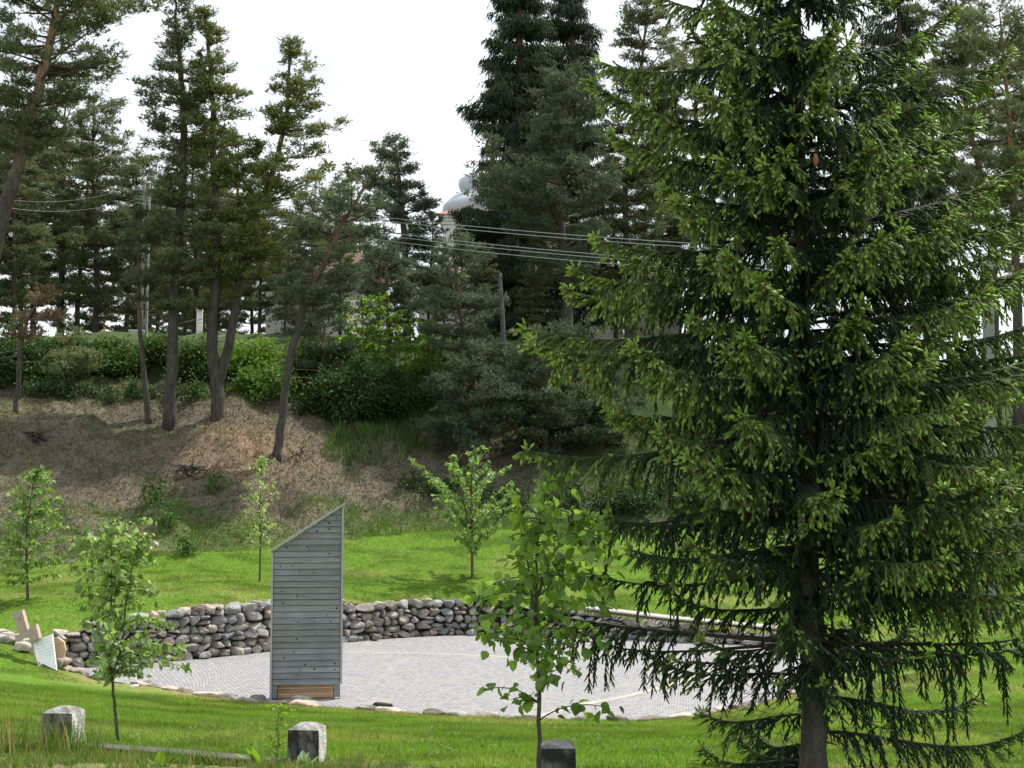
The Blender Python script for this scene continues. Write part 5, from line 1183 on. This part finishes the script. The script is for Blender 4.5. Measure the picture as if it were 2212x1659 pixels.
rosette(430, 1690, 12.0, 12, 0.16, (0.10, 0.22, 0.03), "low leafy weed on the kerb between the posts")

# ------------------------------------------------------------------ churchyard and buildings on the crest
M_RUBBLE = mat('lime_rubble', base=(0.50, 0.48, 0.45), rough=0.95, noise=[(0.6, 0.8, 1.15, 4)])
def rubble_material(m):
    t = m.node_tree; n = t.nodes; l = t.links.new; b = n['Principled BSDF']
    tco = n.new('ShaderNodeTexCoord'); v = n.new('ShaderNodeTexVoronoi'); v.inputs['Scale'].default_value = 2.6; l(tco.outputs['Object'], v.inputs['Vector'])
    r = n.new('ShaderNodeValToRGB'); r.color_ramp.elements[0].position = 0.24; r.color_ramp.elements[0].color = (0.13, 0.11, 0.10, 1); r.color_ramp.elements[1].position = 0.34; r.color_ramp.elements[1].color = (0.52, 0.50, 0.48, 1)
    l(v.outputs['Distance'], r.inputs['Fac']); l(r.outputs['Color'], b.inputs['Base Color'])
rubble_material(M_RUBBLE)
M_TILE = mat('old_roof_tile', base=(0.17, 0.115, 0.085), rough=0.9, noise=[(3, 0.75, 1.2, 5), (12, .8, 1.15, 4, (3, 1, 1))])
M_OTILE = mat('orange_tile', base=(0.36, 0.18, 0.12), rough=0.8, noise=[(8, 0.8, 1.15, 4)])
M_LIME = mat('limewash', base=(0.68, 0.68, 0.66), rough=0.9, noise=[(1.5, 0.92, 1.04, 5)])
M_ZINC = mat('zinc_sheet', base=(0.55, 0.59, 0.64), rough=0.6, noise=[(1.2, 0.93, 1.05, 4)])
M_TOMB = mat('tomb_stone', attr=True, rough=0.85, noise=[(4, 0.85, 1.1, 5)])
def prism_w(g, A, B, z0, z1, th, col=(1, 1, 1)):                 # wall between two plan points
    A = np.array(A, float); B = np.array(B, float); t = nrm(B - A); n_ = np.array([-t[1], t[0]]) * th
    q = [A, B, B + n_, A + n_]
    V = [(p[0], p[1], z0) for p in q] + [(p[0], p[1], z1) for p in q]
    g.add(V, [[0, 1, 5, 4], [1, 2, 6, 5], [2, 3, 7, 6], [3, 0, 4, 7], [4, 5, 6, 7], [3, 2, 1, 0]], col)
def stone_building(pxa, pxb, ptop, d0, d1, th, lab, rooftop, nwin):
    a, b = U(pxa, ptop, d0), U(pxb, ptop, d1); z1 = a.z; z0 = min(h1(a.x, d0), h1(b.x, d1)) - 1
    root = empty('stone_building', (a.x, d0, z0 + 1), lab, 'building')
    g = Geo(); prism_w(g, (a.x, d0), (b.x, d1), z0, z1, th); g.build('wall', M_RUBBLE, root)
    A = np.array([a.x, d0]); B = np.array([b.x, d1]); t = nrm(B - A); n_ = np.array([-t[1], t[0]])
    zr = U(pxa, rooftop, d0).z
    e0, e1 = A - t * .4 - n_ * .5, B + t * .4 - n_ * .5; r0_, r1_ = A - t * .4 + n_ * th / 2, B + t * .4 + n_ * th / 2; f0, f1 = A - t * .4 + n_ * (th + .5), B + t * .4 + n_ * (th + .5)
    g = Geo(); V = [(*e0, z1 - .1), (*e1, z1 - .1), (*r1_, zr), (*r0_, zr), (*f0, z1 - .1), (*f1, z1 - .1), (*e0, z1 - .25), (*e1, z1 - .25), (*f0, z1 - .25), (*f1, z1 - .25)]
    g.add(V, [[0, 1, 2, 3], [3, 2, 5, 4], [6, 7, 1, 0], [8, 6, 7, 9]]); g.f.append(np.array([[g.n - 10 + q for q in (0, 3, 4)], [g.n - 10 + q for q in (1, 5, 2)]]))
    g.build('roof', M_TILE, root)
    for k in range(nwin):
        c = A + (B - A) * ((k + .6) / nwin); g = Geo()
        prism_w(g, c - t * .35 - n_ * 0.03, c + t * .35 - n_ * 0.03, z1 - 2.4, z1 - 1.3, 0.05); g.build('window', M_IRON, root)
    return root
stone_building(575, 748, 598, 93, 91, 6, "rubble-walled building with brown tiled roof behind the leaning pine", 540, 0)
stone_building(905, 1345, 600, 96, 94, 7, "long rubble stone building with tiled roof behind the dark spruces", 560, 0)
stone_building(1345, 1470, 590, 98, 98, 7, "whitewashed rubble building glimpsed behind the near spruce", 560, 0)
# church tower
d_c = 118; cxp = 1042; c = U(cxp, 460, d_c); sc = mpp(d_c)
tower = empty('church_tower', (c.x, d_c, h1(c.x, d_c)), "white church tower with pale grey bulbous dome behind the dark spruces", "church tower")
hw = 86 * sc; zcor = U(cxp, 462, d_c).z; zg = h1(c.x, d_c) - 1
g = Geo(); g.box((c.x, d_c + hw, (zg + zcor - .9) / 2), (2 * hw, 2 * hw, zcor - .9 - zg)); g.build('wall', M_LIME, tower)
g = Geo()
for k, (o_, zz) in enumerate([(0.12, -.75), (0.22, -.5), (0.34, -.25)]): g.box((c.x, d_c + hw, zcor + zz), (2 * hw + 2 * o_, 2 * hw + 2 * o_, 0.2 + 0.05))
g.build('cornice', M_LIME, tower)
def lathe(g, cx, cy, prof, k=32, sq=0.0):
    V = []; m = len(prof)
    for r_, z_ in prof:
        for j in range(k):
            a = 2 * math.pi * j / k; V.append((cx + r_ * math.cos(a), cy + r_ * math.sin(a), z_))
    f = [[i_ * k + j, i_ * k + (j + 1) % k, (i_ + 1) * k + (j + 1) % k, (i_ + 1) * k + j] for i_ in range(m - 1) for j in range(k)]
    g.add(V, f)
g = Geo(); o_ = 0.45
V = [(c.x + a * (hw + o_), d_c + hw + b * (hw + o_), zcor - .1) for a, b in ((-1, -1), (1, -1), (1, 1), (-1, 1))] + [(c.x + a * (hw - .3), d_c + hw + b * (hw - .3), zcor + .35) for a, b in ((-1, -1), (1, -1), (1, 1), (-1, 1))]
g.add(V, [[0, 1, 5, 4], [1, 2, 6, 5], [2, 3, 7, 6], [3, 0, 4, 7], [4, 5, 6, 7], [3, 2, 1, 0]]); g.build('tiled_eaves', M_OTILE, tower)
g = Geo(); Z = lambda py: U(cxp, py, d_c).z
lathe(g, c.x, d_c + hw, [(80 * sc, Z(457)), (86 * sc, Z(448)), (92 * sc, Z(436)), (90 * sc, Z(428)), (80 * sc, Z(418)), (68 * sc, Z(408)), (50 * sc, Z(402)), (46 * sc, Z(400)), (52 * sc, Z(394)), (56 * sc, Z(382)), (55 * sc, Z(372)), (46 * sc, Z(364)), (30 * sc, Z(358)), (12 * sc, Z(345)), (6 * sc, Z(320)), (0.01, Z(300))])
g.build('dome', M_ZINC, tower, smooth=True)
for k in (-1, 1):
    g = Geo(); g.box((c.x + k * hw * .45, d_c - .02, Z(560)), (1.0, .06, 2.2)); g.build('window', M_IRON, tower)
# tombs
def tomb(px, base, top, w, d, col, name, lab, cat='tombstone', shape=0):
    a = U(px, base, d); z1 = U(px, top, d).z; ww = w * mpp(d); z0 = min(a.z, h1(a.x, d)) - .3; g = Geo()
    if shape == 0: g.box((a.x, d, (z0 + z1) / 2), (ww, .35, z1 - z0), 0.1, col); g.box((a.x, d, z1 + .03), (ww * 1.12, .45, .09), 0.1, np.array(col) * 1.1)
    elif shape == 1:
        n_ = 9; pts = [(-ww / 2, z0), (ww / 2, z0)] + [(ww / 2 * math.cos(q), z1 - ww * .35 + ww * .35 * math.sin(q)) for q in np.linspace(0, math.pi, n_)]
        m_ = len(pts); V = [(a.x + p_[0], d, p_[1]) for p_ in pts] + [(a.x + p_[0], d + .2, p_[1]) for p_ in pts]
        g.add(V, [[k, m_ + k, m_ + (k + 1) % m_, (k + 1) % m_] for k in range(m_)], col); g.f.append(np.array([list(range(m_)), [m_ + k for k in range(m_)][::-1]]) + g.n - 2 * m_)
    else:
        g.box((a.x, d, (z0 + z1) / 2), (ww, .12, z1 - z0), 0.0, col); g.box((a.x, d, z1 - (z1 - a.z) * .3), (ww * 4, .12, ww * .9), 0, col)
    tag(g.build(name, M_TOMB), lab, cat, "graves on the crest")
tomb(296, 790, 716, 34, 78, (.52, .55, .52), 'tombstone', "pale grey square tomb with dark opening behind the thin pine")
tomb(342, 790, 722, 20, 77, (.26, .27, .25), 'tombstone', "dark grey gabled headstone left of the straight pine", shape=1)
tomb(430, 760, 672, 12, 84, (.78, .78, .76), 'tombstone', "slender white grave pillar between the straight and double pines")
tomb(480, 800, 722, 28, 78, (.45, .52, .50), 'tombstone', "grey-green tomb right beside the double pine's fork", shape=1)
tomb(514, 790, 758, 40, 80, (.62, .60, .55), 'tomb', "low white table tomb right of the double-trunked pine", 'tomb')
tomb(198, 790, 742, 16, 76, (.75, .75, .66), 'tombstone', "small whitish rounded gravestone above the hedge at left", shape=1)
tomb(224, 770, 706, 3, 80, (.45, .20, .06), 'grave_cross', "thin rusty orange grave cross above the hedge", 'grave cross', 2)
tomb(628, 770, 716, 18, 84, (.16, .17, .18), 'tombstone', "dark polished headstone against the rubble building", shape=1)
tomb(405, 780, 730, 22, 82, (.55, .62, .66), 'tombstone', "bluish-white headstone right of the straight pine", shape=1)
tomb(565, 790, 750, 44, 86, (.42, .45, .47), 'tomb', "long grey tomb block in front of the rubble building", 'tomb')
tomb(1010, 815, 752, 46, 78, (.60, .72, .64), 'tomb', "pale green tomb panel behind the churchyard fence", 'tomb')
tomb(968, 812, 748, 26, 78, (.62, .56, .52), 'tomb', "mottled pinkish tomb side behind the churchyard fence", 'tomb')
# iron fence
M_RUST = mat('rusty_iron', base=(0.10, 0.045, 0.035), rough=0.8)
def iron_fence(pts, d, lab, hpx):
    P = [U(a, b, d) for a, b in pts]; root = empty('iron_fence', P[0], lab, 'fence')
    hz = hpx * mpp(d)
    for k in range(len(P)):
        g = Geo(); g.tube([P[k] - Vector((0, 0, .6)), P[k] + Vector((0, 0, hz))], .045, 6); g.build('post', M_RUST, root)
    for f_ in (0.35, 0.92):
        g = Geo(); g.tube([p + Vector((0, 0, hz * f_)) for p in P], .03, 5); g.build('rail', M_RUST, root)
iron_fence([(513, 782), (560, 778), (605, 776)], 73.5, "low rusty iron rail fence right of the double-trunked pine", 26)
iron_fence([(905, 800), (960, 803), (1020, 808), (1070, 812)], 75, "rusty iron fence in front of the green and pinkish tombs", 28)

# ------------------------------------------------------------------ poles and wires
M_POLE = mat('pole_concrete', base=(0.24, 0.235, 0.23), rough=0.9, noise=[(6, 0.85, 1.1, 5)])
M_GALV = mat('galvanised', base=(0.55, 0.60, 0.66), rough=0.45)
M_WIRE = mat('wire', base=(0.34, 0.37, 0.38), rough=0.4)
M_GLASSW = mat('white_porcelain', base=(0.8, 0.82, 0.85), rough=0.25)
dr = 46; pr = U(2133, 548, dr); pb = U(2141, 1190, dr); zg = h1(pb.x, dr) - .3
pole_r = empty('power_pole', (pb.x, dr, zg + .3), "concrete power pole seen behind the near spruce's right branches", "power pole")
g = Geo(); V = []
g.box((0, 0, 0), (1, 1, 1)); vv = g.v[0]; wt, wb = .26, .40
for q in vv:
    t_z = q[2] + .5; w = wb + (wt - wb) * t_z; q[0] = q[0] * w + pb.x + (pr.x - pb.x) * t_z; q[1] = q[1] * w + dr; q[2] = zg + (pr.z - zg) * t_z
g.build('pole', M_POLE, pole_r)
g = Geo()
for zz in (-.08, -.3): g.box((pr.x, dr, pr.z + zz), (.36, .36, .06))
g.box((pr.x - .35, dr, pr.z - .9), (1.3, .06, .06)); g.box((pr.x - .35, dr, pr.z - .12), (1.1, .06, .06)); g.build('bracket', M_GALV, pole_r)
for q in (-.85, -.55, -.25):
    for zz in (-.82, -.04):
        g = Geo(); g.tube([(pr.x + q, dr, pr.z + zz), (pr.x + q, dr, pr.z + zz + .12)], [.045, .03], 8); g.build('insulator', M_GLASSW, pole_r)
lamp = empty('street_lamp', (pr.x + .2, dr, pr.z - .3), "grey curved-arm street lamp fixed to the right power pole", "street lamp")
g = Geo(); a = U(2147, 575, dr); P = smooth_path([tuple(a), tuple(U(2147, 552, dr)), tuple(U(2150, 541, dr)), tuple(U(2160, 536, dr)), tuple(U(2195, 526, dr))], 5)
g.tube(P, .045, 8); g.build('arm', M_GALV, lamp, smooth=True)
g = Geo(); P = [U(2188, 528, dr), U(2205, 520, dr), U(2230, 514, dr), U(2245, 514, dr)]; g.tube(P, [.06, .13, .14, .05], 10); g.build('lamp_head', M_GALV, lamp, smooth=True)
dl = 72; pl_ = U(303, 398, dl); plb = U(309, 800, dl); zg = h1(plb.x, dl) - .3
pole_l = empty('power_pole', (plb.x, dl, zg + .3), "slotted concrete power pole behind the thin young pine at left", "power pole")
g = Geo()
for s_ in (-1, 1): g.box((plb.x + s_ * .13, dl, (zg + pl_.z) / 2), (.09, .22, pl_.z - zg))
for zz in np.arange(zg + .5, pl_.z, 1.1): g.box((plb.x, dl, zz), (.17, .2, .35))
g.build('pole', M_POLE, pole_l)
g = Geo(); g.box((plb.x, dl, pl_.z - .3), (1.6, .08, .08)); g.box((plb.x, dl, pl_.z - 1.5), (1.6, .08, .08)); g.build('crossarm', M_POLE, pole_l)
for q in (-.7, -.3, .3, .7):
    g = Geo(); g.tube([(plb.x + q, dl, pl_.z - .26), (plb.x + q, dl, pl_.z - .1)], [.05, .035], 8); g.build('insulator', M_GLASSW, pole_l)
wires = [((303, 402), (873, 476), (1371, 516), (2120, 549), "topmost power line crossing in front of the dark spruces"),
         ((303, 408), (873, 484), (1371, 524), (2120, 557), "second power line from the top crossing in front of the dark spruces"),
         ((303, 424), (786, 498), (1368, 554), (2110, 588), "third power line from the top, highest of the lower three"),
         ((303, 430), (786, 504), (1368, 562), (2110, 593), "fourth power line from the top, middle of the lower three"),
         ((303, 438), (786, 515), (1368, 572), (2110, 598), "lowest of the power lines crossing in front of the dark spruces")]
for w4 in wires:
    pts = []
    A = np.array(tuple(U(*w4[0], dl))); B = np.array(tuple(U(*w4[3], dr)))
    for t in np.linspace(0, 1, 25):
        p = A * (1 - t) + B * t; px = p[0] / p[1] * FPX / S + 512 / S
        py = np.polyval(np.polyfit([q[0] for q in w4[:4]], [q[1] for q in w4[:4]], 2), px)
        pts.append(tuple(U(px, py, p[1])))
    g = Geo(); g.tube(pts, 0.012, 5); tag(g.build('power_line', M_WIRE), w4[4], "power line", "power lines between the two concrete poles")
for k, (a, b) in enumerate([((-40, 425), (300, 402)), ((-40, 440), (300, 430))]):
    g = Geo(); A, B = np.array(tuple(U(*a, 66))), np.array(tuple(U(*b, 72))); t = np.linspace(0, 1, 12)[:, None]; P = A * (1 - t) + B * t; P[:, 2] -= .5 * np.sin(np.pi * t[:, 0])
    g.tube(P, .005, 5); tag(g.build('power_line', M_WIRE), ["upper wire running from the left power pole out of the picture", "lower wire running from the left power pole out of the picture"][k], "power line", "wires left of the power pole")
# parked white van and bus stop glass glimpsed far right
M_VAN = mat('white_paint', base=(0.72, 0.76, 0.8), rough=0.35, spec=.5); M_GL = mat('dark_glass', base=(0.03, 0.04, 0.05), rough=0.1, spec=.6)
print('objects', len(bpy.data.objects), 'tris', sum(len(m.polygons) for m in bpy.data.meshes))
